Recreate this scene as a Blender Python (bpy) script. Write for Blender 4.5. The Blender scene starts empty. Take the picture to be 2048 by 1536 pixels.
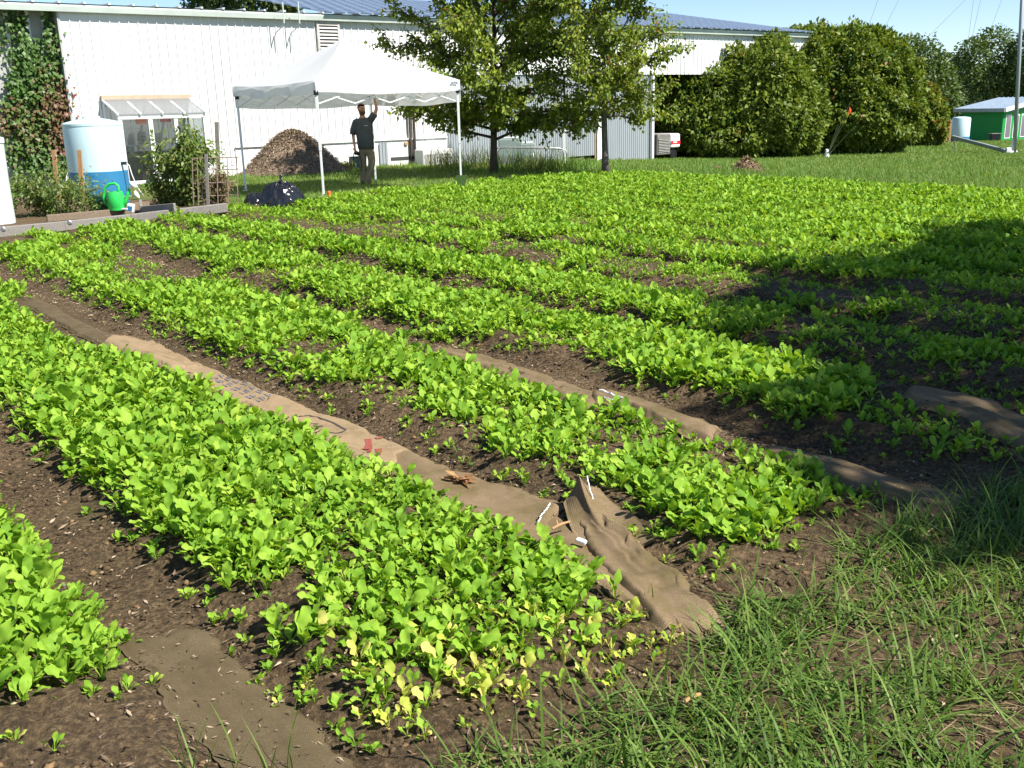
import bpy, bmesh, math, random
import numpy as np
from mathutils import Vector, Matrix
random.seed(11)
rng = np.random.default_rng(11)
SC = bpy.context.scene
COL = SC.collection
R = math.radians

# ------------------------------------------------------------------ view geometry
F = 1991.1; CX = 1024.0; CY = 768.0
HC = 1.65; PITCH = R(15.5); ROLL = 0.027
cp, sp = math.cos(PITCH), math.sin(PITCH); cr, sr = math.cos(ROLL), math.sin(ROLL)

def ray(x, y):
    u = (x - CX) / F; v = -(y - CY) / F
    uu = cr * u + sr * v; vv = -sr * u + cr * v
    return Vector((uu, cp + sp * vv, -sp + cp * vv))

def proj(X, Y, Z):
    f = Y * cp - (Z - HC) * sp; b = Y * sp + (Z - HC) * cp
    f = np.maximum(f, 0.05)
    uu = X / f; vv = b / f
    return CX + F * (cr * uu - sr * vv), CY - F * (sr * uu + cr * vv)

# row frame of the field: s along the rows, t across them
DS = (-0.62, 0.7846); DT = (0.7846, 0.62)
def st(X, Y): return DS[0] * X + DS[1] * Y, DT[0] * X + DT[1] * Y
def xy(s, t): return DS[0] * s + DT[0] * t, DS[1] * s + DT[1] * t

# ------------------------------------------------------------------ numpy noise
_perm = rng.random((256, 256)).astype(np.float32)
def vnoise(x, y):
    x = np.asarray(x, dtype=np.float64); y = np.asarray(y, dtype=np.float64)
    xi = np.floor(x).astype(int); yi = np.floor(y).astype(int)
    fx = x - xi; fy = y - yi
    fx = fx * fx * (3 - 2 * fx); fy = fy * fy * (3 - 2 * fy)
    a = _perm[xi & 255, yi & 255]; b = _perm[(xi + 1) & 255, yi & 255]
    c = _perm[xi & 255, (yi + 1) & 255]; d = _perm[(xi + 1) & 255, (yi + 1) & 255]
    return (a * (1 - fx) + b * fx) * (1 - fy) + (c * (1 - fx) + d * fx) * fy
def fbm(x, y, o=4):
    s = 0; a = 0.5; n = 0
    for i in range(o):
        s = s + a * vnoise(x * 2 ** i + 17.3 * i, y * 2 ** i + 5.1 * i); n += a; a *= 0.5
    return s / n
def sstep(a, b, x):
    t = np.clip((x - a) / (b - a), 0, 1); return t * t * (3 - 2 * t)

# ------------------------------------------------------------------ terrain
PATHS = [-0.55, 0.92, 2.42, 3.95, 5.32, 6.55, 7.75, 9.05, 10.3, 11.55, 12.8, 14.05, 15.3, 16.5]
def path_w(t):
    """0 on the crown of a bed, 1 in the middle of a path"""
    t = np.asarray(t, dtype=float); w = np.zeros_like(t)
    for c in PATHS: w = np.maximum(w, 1 - sstep(0.08, 0.33, np.abs(t - c)))
    return w
def base_z(X, Y):
    s, t = st(X, Y)
    f = np.sqrt((np.maximum(t - 15.5, 0)) ** 2 + 4) - 2
    z = -0.036 * np.minimum(f, 17.0) - 0.016 * np.maximum(0, f - 17.0)
    return z + 0.03 * (fbm(np.asarray(X) * 0.25 + 9, np.asarray(Y) * 0.25 + 3, 2) - 0.5)
def far_end(t): return np.interp(t, [-3, 3.6, 9.4, 15.5, 17.6], [15.2, 15.4, 17.9, 18.2, 13.0 + 4.5])
def near_end(t): return np.interp(t, [0, 0.7, 1.0, 1.6, 2.3, 2.6, 3.2, 3.8, 4.2, 5.2, 6, 8, 18], [2.75, 2.6, 2.05, 1.82, 1.72, 2.0, 1.95, 2.0, 1.9, 1.95, 2.2, 2.4, 2.4])
def soil_z(X, Y):
    s, t = st(X, Y)
    inside = sstep(-0.1, 0.7, t + 1.6) * (1 - sstep(17.4, 18.0, t)) * sstep(1.7, 2.5, s) * (1 - sstep(far_end(t), far_end(t) + 0.6, s))
    m = 0.09 * (1 - path_w(t)) * (1 - 0.55 * sstep(8, 9, t))
    z = base_z(X, Y) + 0.012 + inside * (m - 0.01) + 0.02 * (fbm(X * 3, Y * 3, 3) - 0.5)
    edge = np.minimum(np.minimum(t + 3.4, 18.5 - t), np.minimum(s + 2.4, far_end(t) + 0.85 - s))
    return z - 0.14 * (1 - sstep(0.0, 0.35, edge))
def gz(X, Y):
    X = np.asarray(X, float); Y = np.asarray(Y, float)
    s, t = st(X, Y)
    return np.maximum(base_z(X, Y), soil_z(X, Y))
def gzf(X, Y): return float(gz(np.array([X]), np.array([Y]))[0])
def pt(px, py, dz=0.0):
    d = ray(px, py); lo, hi = 0.5, 400.0
    t = lo
    while t < hi:
        if HC + d.z * t < gzf(d.x * t, d.y * t) + dz: break
        t *= 1.02
    a, b = t / 1.02, t
    for _ in range(25):
        m = (a + b) / 2
        if HC + d.z * m < gzf(d.x * m, d.y * m) + dz: b = m
        else: a = m
    p = d * b; return Vector((p.x, p.y, gzf(p.x, p.y)))
def at(px, py, Y):
    d = ray(px, py); k = Y / d.y
    return Vector((d.x * k, Y, HC + d.z * k))
def scale_at(Y): return F / Y

# ------------------------------------------------------------------ materials
def _new(name):
    m = bpy.data.materials.new(name); m.use_nodes = True
    nt = m.node_tree; b = nt.nodes["Principled BSDF"]
    return m, nt, b
def rgba(c): return (c[0], c[1], c[2], 1)
def mat(name, c1, c2=None, scale=6, rough=0.7, bump=0.0, bscale=None, metal=0.0, spec=0.4, stretch=None, detail=6):
    m, nt, b = _new(name)
    b.inputs["Roughness"].default_value = rough; b.inputs["Metallic"].default_value = metal
    b.inputs["Specular IOR Level"].default_value = spec
    b.inputs["Base Color"].default_value = rgba(c1)
    if c2 or bump:
        tc = nt.nodes.new("ShaderNodeTexCoord"); src = tc.outputs["Object"]
        if stretch:
            mp = nt.nodes.new("ShaderNodeMapping"); mp.inputs["Scale"].default_value = stretch
            nt.links.new(src, mp.inputs["Vector"]); src = mp.outputs["Vector"]
    if c2:
        n = nt.nodes.new("ShaderNodeTexNoise"); n.inputs["Scale"].default_value = scale; n.inputs["Detail"].default_value = detail
        nt.links.new(src, n.inputs["Vector"])
        r = nt.nodes.new("ShaderNodeValToRGB")
        r.color_ramp.elements[0].position = 0.33; r.color_ramp.elements[1].position = 0.67
        r.color_ramp.elements[0].color = rgba(c1); r.color_ramp.elements[1].color = rgba(c2)
        nt.links.new(n.outputs["Fac"], r.inputs["Fac"]); nt.links.new(r.outputs["Color"], b.inputs["Base Color"])
    if bump:
        n2 = nt.nodes.new("ShaderNodeTexNoise"); n2.inputs["Scale"].default_value = bscale or scale * 3; n2.inputs["Detail"].default_value = 5
        nt.links.new(src, n2.inputs["Vector"])
        bp = nt.nodes.new("ShaderNodeBump"); bp.inputs["Strength"].default_value = bump; bp.inputs["Distance"].default_value = 0.02
        nt.links.new(n2.outputs["Fac"], bp.inputs["Height"]); nt.links.new(bp.outputs["Normal"], b.inputs["Normal"])
    return m
def leafmat(name, cols, trans=0.35, rough=0.45, tint=(1.5, 1.35, 0.6), spec=0.35, mottle=0):
    """cols: list of (position, colour); the per-leaf attribute 'var' picks the colour"""
    m, nt, b = _new(name)
    a = nt.nodes.new("ShaderNodeAttribute"); a.attribute_name = "var"
    r = nt.nodes.new("ShaderNodeValToRGB"); cr_ = r.color_ramp
    while len(cr_.elements) < len(cols): cr_.elements.new(0.5)
    for e, (p, c) in zip(cr_.elements, cols): e.position = p; e.color = rgba(c)
    nt.links.new(a.outputs["Fac"], r.inputs["Fac"])
    nt.links.new(r.outputs["Color"], b.inputs["Base Color"])
    b.inputs["Roughness"].default_value = rough; b.inputs["Specular IOR Level"].default_value = spec
    if mottle:
        tcn = nt.nodes.new("ShaderNodeTexCoord"); no = nt.nodes.new("ShaderNodeTexNoise"); no.inputs["Scale"].default_value = mottle; no.inputs["Detail"].default_value = 3
        nt.links.new(tcn.outputs["Object"], no.inputs["Vector"])
        mr = nt.nodes.new("ShaderNodeMapRange"); mr.inputs[1].default_value = 0.3; mr.inputs[2].default_value = 0.7; mr.inputs[3].default_value = -0.22; mr.inputs[4].default_value = 0.16
        nt.links.new(no.outputs["Fac"], mr.inputs[0]); adn = nt.nodes.new("ShaderNodeMath"); adn.operation = 'ADD'; adn.use_clamp = True
        nt.links.new(a.outputs["Fac"], adn.inputs[0]); nt.links.new(mr.outputs[0], adn.inputs[1])
        mxn = nt.nodes.new("ShaderNodeMath"); mxn.operation = 'MINIMUM'; mxn.inputs[1].default_value = 0.87
        gt = nt.nodes.new("ShaderNodeMath"); gt.operation = 'MAXIMUM'; sb = nt.nodes.new("ShaderNodeMath"); sb.operation = 'GREATER_THAN'; sb.inputs[1].default_value = 0.88
        ml = nt.nodes.new("ShaderNodeMath"); ml.operation = 'MULTIPLY'
        nt.links.new(adn.outputs[0], mxn.inputs[0]); nt.links.new(a.outputs["Fac"], sb.inputs[0]); nt.links.new(sb.outputs[0], ml.inputs[0]); nt.links.new(a.outputs["Fac"], ml.inputs[1])
        nt.links.new(mxn.outputs[0], gt.inputs[0]); nt.links.new(ml.outputs[0], gt.inputs[1]); nt.links.new(gt.outputs[0], r.inputs["Fac"])
    t = nt.nodes.new("ShaderNodeBsdfTranslucent")
    mx = nt.nodes.new("ShaderNodeMix"); mx.data_type = 'RGBA'; mx.blend_type = 'MULTIPLY'
    mx.inputs["Factor"].default_value = 1.0
    nt.links.new(r.outputs["Color"], mx.inputs["A"]); mx.inputs["B"].default_value = (*tint, 1)
    nt.links.new(mx.outputs["Result"], t.inputs["Color"])
    ms = nt.nodes.new("ShaderNodeMixShader"); ms.inputs["Fac"].default_value = trans
    out = nt.nodes["Material Output"]
    nt.links.new(b.outputs[0], ms.inputs[1]); nt.links.new(t.outputs[0], ms.inputs[2]); nt.links.new(ms.outputs[0], out.inputs["Surface"])
    return m

def soil_material():
    m, nt, b = _new("garden soil")
    tc = nt.nodes.new("ShaderNodeTexCoord")
    def noise(s, d=6, ro=0.6):
        n = nt.nodes.new("ShaderNodeTexNoise"); n.inputs["Scale"].default_value = s; n.inputs["Detail"].default_value = d; n.inputs["Roughness"].default_value = ro
        nt.links.new(tc.outputs["Object"], n.inputs["Vector"]); return n
    def ramp(n, els):
        r = nt.nodes.new("ShaderNodeValToRGB")
        while len(r.color_ramp.elements) < len(els): r.color_ramp.elements.new(0.5)
        for e, (p, c) in zip(r.color_ramp.elements, els): e.position = p; e.color = rgba(c)
        nt.links.new(n.outputs["Fac"], r.inputs["Fac"]); return r
    def mix(a, c, f, mode='MIX'):
        x = nt.nodes.new("ShaderNodeMix"); x.data_type = 'RGBA'; x.blend_type = mode
        nt.links.new(a, x.inputs["A"]); nt.links.new(c, x.inputs["B"])
        if isinstance(f, float): x.inputs["Factor"].default_value = f
        else: nt.links.new(f, x.inputs["Factor"])
        return x.outputs["Result"]
    big = ramp(noise(1.3, 4), [(0.42, (0.115, 0.08, 0.043)), (0.58, (0.225, 0.155, 0.085))])
    fine = ramp(noise(45, 8, 0.75), [(0.40, (0.016, 0.011, 0.006)), (0.5, (0.12, 0.08, 0.042)), (0.62, (0.36, 0.25, 0.13))])
    col = mix(big.outputs["Color"], fine.outputs["Color"], 0.6)
    moss = ramp(noise(0.9, 5), [(0.55, (0, 0, 0)), (0.72, (1, 1, 1))])
    olive = nt.nodes.new("ShaderNodeRGB"); olive.outputs[0].default_value = (0.15, 0.13, 0.05, 1)
    fm = nt.nodes.new("ShaderNodeMath"); fm.operation = 'MULTIPLY'; fm.inputs[1].default_value = 0.45
    nt.links.new(moss.outputs["Color"], fm.inputs[0])
    col = mix(col, olive.outputs[0], fm.outputs[0])
    nt.links.new(col, b.inputs["Base Color"])
    b.inputs["Roughness"].default_value = 0.88; b.inputs["Specular IOR Level"].default_value = 0.2
    bp = nt.nodes.new("ShaderNodeBump"); bp.inputs["Strength"].default_value = 1.0; bp.inputs["Distance"].default_value = 0.07
    n3 = noise(30, 9, 0.72)
    nt.links.new(n3.outputs["Fac"], bp.inputs["Height"]); nt.links.new(bp.outputs["Normal"], b.inputs["Normal"])
    return m

def burlap_material(name, c1, c2, mud, mudamt):
    m, nt, b = _new(name)
    uv = nt.nodes.new("ShaderNodeUVMap"); uv.uv_map = "UVMap"
    tc = nt.nodes.new("ShaderNodeTexCoord")
    ws = []
    for ax, sc in (('X', 260), ('Y', 260)):
        w = nt.nodes.new("ShaderNodeTexWave"); w.bands_direction = ax; w.inputs["Scale"].default_value = sc / 6.28
        w.inputs["Distortion"].default_value = 2.0; w.inputs["Detail"].default_value = 1
        nt.links.new(uv.outputs["UV"], w.inputs["Vector"]); ws.append(w)
    ad = nt.nodes.new("ShaderNodeMath"); ad.operation = 'ADD'
    nt.links.new(ws[0].outputs["Fac"], ad.inputs[0]); nt.links.new(ws[1].outputs["Fac"], ad.inputs[1])
    n = nt.nodes.new("ShaderNodeTexNoise"); n.inputs["Scale"].default_value = 160; n.inputs["Detail"].default_value = 6; n.inputs["Roughness"].default_value = 0.75
    nt.links.new(tc.outputs["Object"], n.inputs["Vector"])
    ad2 = nt.nodes.new("ShaderNodeMath"); ad2.operation = 'MULTIPLY_ADD'; ad2.inputs[1].default_value = 0.22
    nt.links.new(ad.outputs[0], ad2.inputs[0]); nt.links.new(n.outputs["Fac"], ad2.inputs[2])
    r = nt.nodes.new("ShaderNodeValToRGB"); r.color_ramp.elements[0].position = 0.42; r.color_ramp.elements[1].position = 0.95
    r.color_ramp.elements[0].color = rgba(c1); r.color_ramp.elements[1].color = rgba(c2)
    nt.links.new(ad2.outputs[0], r.inputs["Fac"])
    n2 = nt.nodes.new("ShaderNodeTexNoise"); n2.inputs["Scale"].default_value = 4.5; n2.inputs["Detail"].default_value = 9; n2.inputs["Roughness"].default_value = 0.74
    nt.links.new(tc.outputs["Object"], n2.inputs["Vector"])
    r2 = nt.nodes.new("ShaderNodeValToRGB"); r2.color_ramp.elements[0].position = 0.62 - 0.3 * mudamt; r2.color_ramp.elements[1].position = 0.8 - 0.25 * mudamt
    r2.color_ramp.elements[0].color = (0, 0, 0, 1); r2.color_ramp.elements[1].color = (min(1, mudamt + 0.2),) * 3 + (1,)
    nt.links.new(n2.outputs["Fac"], r2.inputs["Fac"])
    x = nt.nodes.new("ShaderNodeMix"); x.data_type = 'RGBA'
    nt.links.new(r2.outputs["Color"], x.inputs["Factor"]); nt.links.new(r.outputs["Color"], x.inputs["A"]); x.inputs["B"].default_value = rgba(mud)
    nt.links.new(x.outputs["Result"], b.inputs["Base Color"])
    b.inputs["Roughness"].default_value = 0.95; b.inputs["Specular IOR Level"].default_value = 0.1
    bp = nt.nodes.new("ShaderNodeBump"); bp.inputs["Strength"].default_value = 0.5; bp.inputs["Distance"].default_value = 0.004
    nt.links.new(ad2.outputs[0], bp.inputs["Height"]); nt.links.new(bp.outputs["Normal"], b.inputs["Normal"])
    return m

def grass_ground_material():
    m, nt, b = _new("lawn ground")
    tc = nt.nodes.new("ShaderNodeTexCoord")
    n = nt.nodes.new("ShaderNodeTexNoise"); n.inputs["Scale"].default_value = 0.5; n.inputs["Detail"].default_value = 10; n.inputs["Roughness"].default_value = 0.7
    nt.links.new(tc.outputs["Object"], n.inputs["Vector"])
    r = nt.nodes.new("ShaderNodeValToRGB")
    for p, c in ((0.5, (0.085, 0.11, 0.025)),): e = r.color_ramp.elements.new(p); e.color = rgba(c)
    r.color_ramp.elements[0].position = 0.3; r.color_ramp.elements[0].color = (0.045, 0.08, 0.015, 1)
    r.color_ramp.elements[2].position = 0.72; r.color_ramp.elements[2].color = (0.15, 0.13, 0.05, 1)
    nt.links.new(n.outputs["Fac"], r.inputs["Fac"]); nt.links.new(r.outputs["Color"], b.inputs["Base Color"])
    b.inputs["Roughness"].default_value = 0.95; b.inputs["Specular IOR Level"].default_value = 0.1
    return m
def glass_material(name, tint=(0.9, 0.94, 0.93), op=0.12, gloss=0.12):
    m, nt, b = _new(name)
    t = nt.nodes.new("ShaderNodeBsdfTransparent"); t.inputs["Color"].default_value = rgba(tint)
    g = nt.nodes.new("ShaderNodeBsdfGlossy"); g.inputs["Roughness"].default_value = 0.05
    d = nt.nodes.new("ShaderNodeBsdfDiffuse"); d.inputs["Color"].default_value = (0.6, 0.62, 0.62, 1)
    a = nt.nodes.new("ShaderNodeMixShader"); a.inputs[0].default_value = gloss
    c = nt.nodes.new("ShaderNodeMixShader"); c.inputs[0].default_value = op
    nt.links.new(t.outputs[0], a.inputs[1]); nt.links.new(g.outputs[0], a.inputs[2])
    nt.links.new(a.outputs[0], c.inputs[1]); nt.links.new(d.outputs[0], c.inputs[2])
    nt.links.new(c.outputs[0], nt.nodes["Material Output"].inputs["Surface"])
    return m

MT = {}
MT['soil'] = soil_material()
MT['lawn'] = grass_ground_material()
MT['white_metal'] = mat("white ribbed metal", (0.78, 0.78, 0.77), (0.66, 0.66, 0.645), 0.8, 0.5, stretch=(1, 1, 0.25))
MT['grey_siding'] = mat("grey siding", (0.42, 0.42, 0.40), (0.34, 0.34, 0.33), 2, 0.7)
MT['trim_green'] = mat("pale gutter metal", (0.62, 0.68, 0.62), (0.52, 0.58, 0.54), 2, 0.4)
MT['roof_white'] = mat("pale roof metal", (0.6, 0.6, 0.6), (0.5, 0.5, 0.5), 1, 0.4)
MT['louver'] = mat("weathered louver", (0.55, 0.53, 0.49), (0.42, 0.40, 0.37), 3, 0.6)
MT['louver_dark'] = mat("louver dark", (0.05, 0.05, 0.05))
MT['galv'] = mat("galvanised sheet", (0.36, 0.39, 0.41), (0.30, 0.33, 0.35), 0.8, 0.5, metal=0.25, stretch=(2, 2, 0.3))
MT['steel'] = mat("dull steel tube", (0.42, 0.43, 0.43), (0.32, 0.33, 0.33), 8, 0.4, metal=0.6)
MT['white'] = mat("white paint", (0.8, 0.8, 0.8), (0.74, 0.74, 0.74), 5, 0.5)
MT['fabric_white'] = mat("white canopy cloth", (0.82, 0.82, 0.83), None, rough=0.75, bump=0.15, bscale=6)
_nt = MT['fabric_white'].node_tree; _tr = _nt.nodes.new("ShaderNodeBsdfTranslucent"); _tr.inputs["Color"].default_value = (.8, .8, .82, 1)
_ms = _nt.nodes.new("ShaderNodeMixShader"); _ms.inputs[0].default_value = 0.45
_nt.links.new(_nt.nodes["Principled BSDF"].outputs[0], _ms.inputs[1]); _nt.links.new(_tr.outputs[0], _ms.inputs[2]); _nt.links.new(_ms.outputs[0], _nt.nodes["Material Output"].inputs["Surface"])
MT['wood_fresh'] = mat("fresh cut timber", (0.46, 0.27, 0.12), (0.36, 0.2, 0.09), 8, 0.75, stretch=(6, 6, 0.7))
MT['wood_grey'] = mat("weathered grey timber", (0.27, 0.25, 0.225), (0.17, 0.155, 0.135), 9, 0.85, bump=0.3, stretch=(0.6, 8, 8))
MT['wood_brown'] = mat("brown timber", (0.24, 0.18, 0.12), (0.15, 0.115, 0.08), 7, 0.85, bump=0.3, stretch=(0.6, 8, 8))
MT['tank_pale'] = mat("pale aqua polyethylene", (0.55, 0.72, 0.75), (0.5, 0.68, 0.72), 1.5, 0.4)
MT['tank_blue'] = mat("blue polyethylene", (0.03, 0.17, 0.34), (0.035, 0.19, 0.37), 2, 0.4)
MT['tank_white'] = mat("translucent white plastic", (0.62, 0.67, 0.66), (0.55, 0.6, 0.6), 1.2, 0.45)
MT['black'] = mat("black plastic", (0.012, 0.012, 0.014), None, rough=0.4)
MT['darkgreen'] = mat("dark green plastic", (0.012, 0.06, 0.04), (0.016, 0.075, 0.05), 5, 0.4)
MT['can_green'] = mat("bright green plastic", (0.03, 0.52, 0.09), None, rough=0.35)
MT['shed_green'] = mat("green shed paint", (0.01, 0.30, 0.05), (0.012, 0.26, 0.045), 3, 0.6)
MT['orange'] = mat("orange plastic", (0.75, 0.13, 0.02), None, rough=0.5)
MT['red'] = mat("red stripe", (0.55, 0.02, 0.03), None, rough=0.5)
MT['bark'] = mat("dark bark", (0.055, 0.042, 0.034), (0.11, 0.085, 0.065), 14, 0.9, bump=0.6, stretch=(3, 3, 0.6))
MT['bark_grey'] = mat("grey bark", (0.10, 0.085, 0.07), (0.18, 0.155, 0.13), 14, 0.9, bump=0.6, stretch=(3, 3, 0.6))
MT['chips'] = leafmat("wood chips", [(0, (0.08, 0.055, 0.036)), (0.5, (0.22, 0.16, 0.105)), (1, (0.46, 0.36, 0.25))], trans=0.0, rough=0.9, spec=0.1)
MT['mulch'] = mat("mulch core", (0.13, 0.092, 0.06), (0.26, 0.19, 0.13), 14, 0.95, bump=0.9, bscale=30)
MT['straw'] = leafmat("dry straw", [(0, (0.10, 0.075, 0.04)), (0.6, (0.22, 0.165, 0.085)), (1, (0.42, 0.33, 0.19))], trans=0.1, rough=0.8, spec=0.1)
MT['crop'] = leafmat("mustard leaf", [(0.0, (0.145, 0.295, 0.022)), (0.5, (0.25, 0.425, 0.038)), (0.86, (0.34, 0.50, 0.06)), (0.92, (0.44, 0.52, 0.07)), (1.0, (0.62, 0.58, 0.16))], trans=0.36, rough=0.62, tint=(1.4, 1.28, 0.55), spec=0.2, mottle=38)
MT['grass'] = leafmat("grass blade", [(0, (0.05, 0.11, 0.016)), (0.55, (0.118, 0.205, 0.032)), (0.85, (0.215, 0.285, 0.065)), (1, (0.32, 0.25, 0.11))], trans=0.3, rough=0.55, spec=0.25)
MT['lawnblade'] = leafmat("lawn blade", [(0, (0.085, 0.19, 0.028)), (0.5, (0.15, 0.265, 0.045)), (0.8, (0.25, 0.32, 0.08)), (1, (0.44, 0.38, 0.19))], trans=0.3, rough=0.55, spec=0.25)
MT['pear'] = leafmat("pear leaf", [(0, (0.07, 0.115, 0.014)), (0.5, (0.18, 0.25, 0.03)), (0.88, (0.33, 0.37, 0.055)), (1, (0.30, 0.10, 0.03))], trans=0.3, rough=0.5, spec=0.2)
MT['bushleaf'] = leafmat("bush leaf", [(0, (0.065, 0.12, 0.016)), (0.5, (0.145, 0.205, 0.028)), (0.85, (0.245, 0.285, 0.05)), (1, (0.25, 0.13, 0.04))], trans=0.25, rough=0.5, spec=0.2)
MT['fartree'] = leafmat("far tree leaf", [(0, (0.045, 0.085, 0.022)), (0.5, (0.09, 0.145, 0.034)), (1, (0.15, 0.20, 0.05))], trans=0.25, rough=0.5)
MT['vine'] = leafmat("creeper leaf", [(0, (0.06, 0.13, 0.025)), (0.45, (0.10, 0.19, 0.035)), (0.6, (0.15, 0.14, 0.045)), (1, (0.19, 0.075, 0.055))], trans=0.3, rough=0.45)
MT['tomato'] = leafmat("tomato leaf", [(0, (0.06, 0.11, 0.02)), (0.5, (0.11, 0.18, 0.03)), (0.85, (0.2, 0.24, 0.055)), (1, (0.24, 0.17, 0.07))], trans=0.3, rough=0.5)
MT['dryplant'] = leafmat("withered leaf", [(0, (0.10, 0.065, 0.035)), (0.6, (0.20, 0.14, 0.08)), (0.9, (0.12, 0.15, 0.04)), (1, (0.10, 0.16, 0.03))], trans=0.2, rough=0.7)
MT['skin'] = mat("skin", (0.42, 0.22, 0.15), (0.38, 0.19, 0.125), 12, 0.5)
MT['shirt'] = mat("charcoal shirt", (0.045, 0.052, 0.058), (0.06, 0.067, 0.072), 9, 0.85, bump=0.4, bscale=12)
MT['trousers'] = mat("khaki trousers", (0.19, 0.16, 0.10), (0.155, 0.13, 0.08), 10, 0.85, bump=0.5, bscale=14)
MT['hair'] = mat("brown hair", (0.06, 0.032, 0.018), (0.10, 0.055, 0.03), 40, 0.7)
MT['shoe'] = mat("dark shoes", (0.04, 0.032, 0.026), None, rough=0.6)
MT['glass'] = glass_material("window glass", tint=(.72, .75, .76), op=0.02, gloss=.04)
MT['roofglass'] = glass_material("dusty dimming roof glass", tint=(.30, .31, .33), op=0.26)  # tint kept dark on purpose, to put the glasshouse interior in shade
MT['bagplastic'] = mat("black bin liner", (0.012, 0.012, 0.014), None, rough=0.22, spec=0.7, bump=0.6, bscale=9)
MT['string'] = mat("white string", (0.75, 0.75, 0.78), None, rough=0.8)
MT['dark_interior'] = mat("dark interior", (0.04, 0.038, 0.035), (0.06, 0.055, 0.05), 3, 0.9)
MT['signgreen'] = mat("dark green board", (0.05, 0.10, 0.022), (0.07, 0.125, 0.03), 4, 0.5)
MT['metal_dark'] = mat("dark machine metal", (0.20, 0.19, 0.17), (0.14, 0.13, 0.12), 6, 0.6)
MT['dirt'] = mat("dirt heap", (0.10, 0.065, 0.04), (0.17, 0.11, 0.07), 8, 0.95, bump=0.9, bscale=25)
MT['pot_white'] = mat("white pot", (0.6, 0.6, 0.58), None, rough=0.6)
MT['teal_glass'] = glass_material("greenish tank wall", (0.55, 0.72, 0.68), op=0.3, gloss=0.1)
MT['ink_blue'] = mat("faded blue ink", (0.06, 0.09, 0.16), (0.16, 0.15, 0.15), 60, 0.95)
MT['ink_black'] = mat("faded black ink", (0.06, 0.05, 0.04), None, rough=0.95)
MT['ink_red'] = mat("red ink", (0.26, 0.03, 0.025), (0.24, 0.09, 0.06), 60, 0.95)
MT['ink_green'] = mat("green stripe yarn", (0.05, 0.13, 0.07), None, rough=0.95)
BL = [burlap_material("burlap tan", (0.16, 0.112, 0.062), (0.36, 0.262, 0.155), (0.135, 0.1, 0.057), 0.5),
      burlap_material("burlap brown", (0.10, 0.07, 0.04), (0.26, 0.188, 0.112), (0.11, 0.085, 0.035), 0.65),
      burlap_material("burlap muddy", (0.06, 0.047, 0.028), (0.16, 0.122, 0.068), (0.085, 0.064, 0.033), 0.7)]
def blue_roof_material():
    m, nt, b = _new("blue roof panels")
    tc = nt.nodes.new("ShaderNodeTexCoord")
    mp = nt.nodes.new("ShaderNodeMapping"); mp.inputs["Scale"].default_value = (1.0, 1.0, 1.0)
    br = nt.nodes.new("ShaderNodeTexBrick"); br.inputs["Scale"].default_value = 1.0
    br.inputs["Brick Width"].default_value = 0.45; br.inputs["Row Height"].default_value = 0.62; br.inputs["Mortar Size"].default_value = 0.035
    br.inputs["Color1"].default_value = (0.06, 0.085, 0.13, 1); br.inputs["Color2"].default_value = (0.08, 0.11, 0.16, 1); br.inputs["Mortar"].default_value = (0.28, 0.34, 0.42, 1)
    nt.links.new(tc.outputs["Object"], mp.inputs["Vector"]); nt.links.new(mp.outputs["Vector"], br.inputs["Vector"])
    nt.links.new(br.outputs["Color"], b.inputs["Base Color"]); b.inputs["Roughness"].default_value = 0.35
    return m
MT['blue_roof'] = blue_roof_material()

# ------------------------------------------------------------------ mesh helpers
def npmesh(name, V, Fq, m, var=None, parent=None, smooth=False, uv=None):
    V = np.asarray(V, dtype=np.float32).reshape(-1, 3); Fq = np.asarray(Fq, dtype=np.int32)
    me = bpy.data.meshes.new(name); k = Fq.shape[1]; n = len(Fq)
    me.vertices.add(len(V)); me.vertices.foreach_set("co", V.ravel())
    me.loops.add(n * k); me.loops.foreach_set("vertex_index", Fq.ravel())
    me.polygons.add(n); me.polygons.foreach_set("loop_start", np.arange(0, n * k, k, dtype=np.int32))
    if smooth: me.polygons.foreach_set("use_smooth", np.ones(n, dtype=bool))
    if var is not None:
        a = me.attributes.new("var", 'FLOAT', 'FACE'); a.data.foreach_set("value", np.asarray(var, dtype=np.float32))
    if uv is not None:
        l = me.uv_layers.new(name="UVMap"); l.data.foreach_set("uv", np.asarray(uv, dtype=np.float32)[Fq.ravel()].ravel())
    me.update(calc_edges=True); me.validate()
    me.materials.append(m)
    o = bpy.data.objects.new(name, me); COL.objects.link(o)
    if parent: o.parent = parent
    return o

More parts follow.
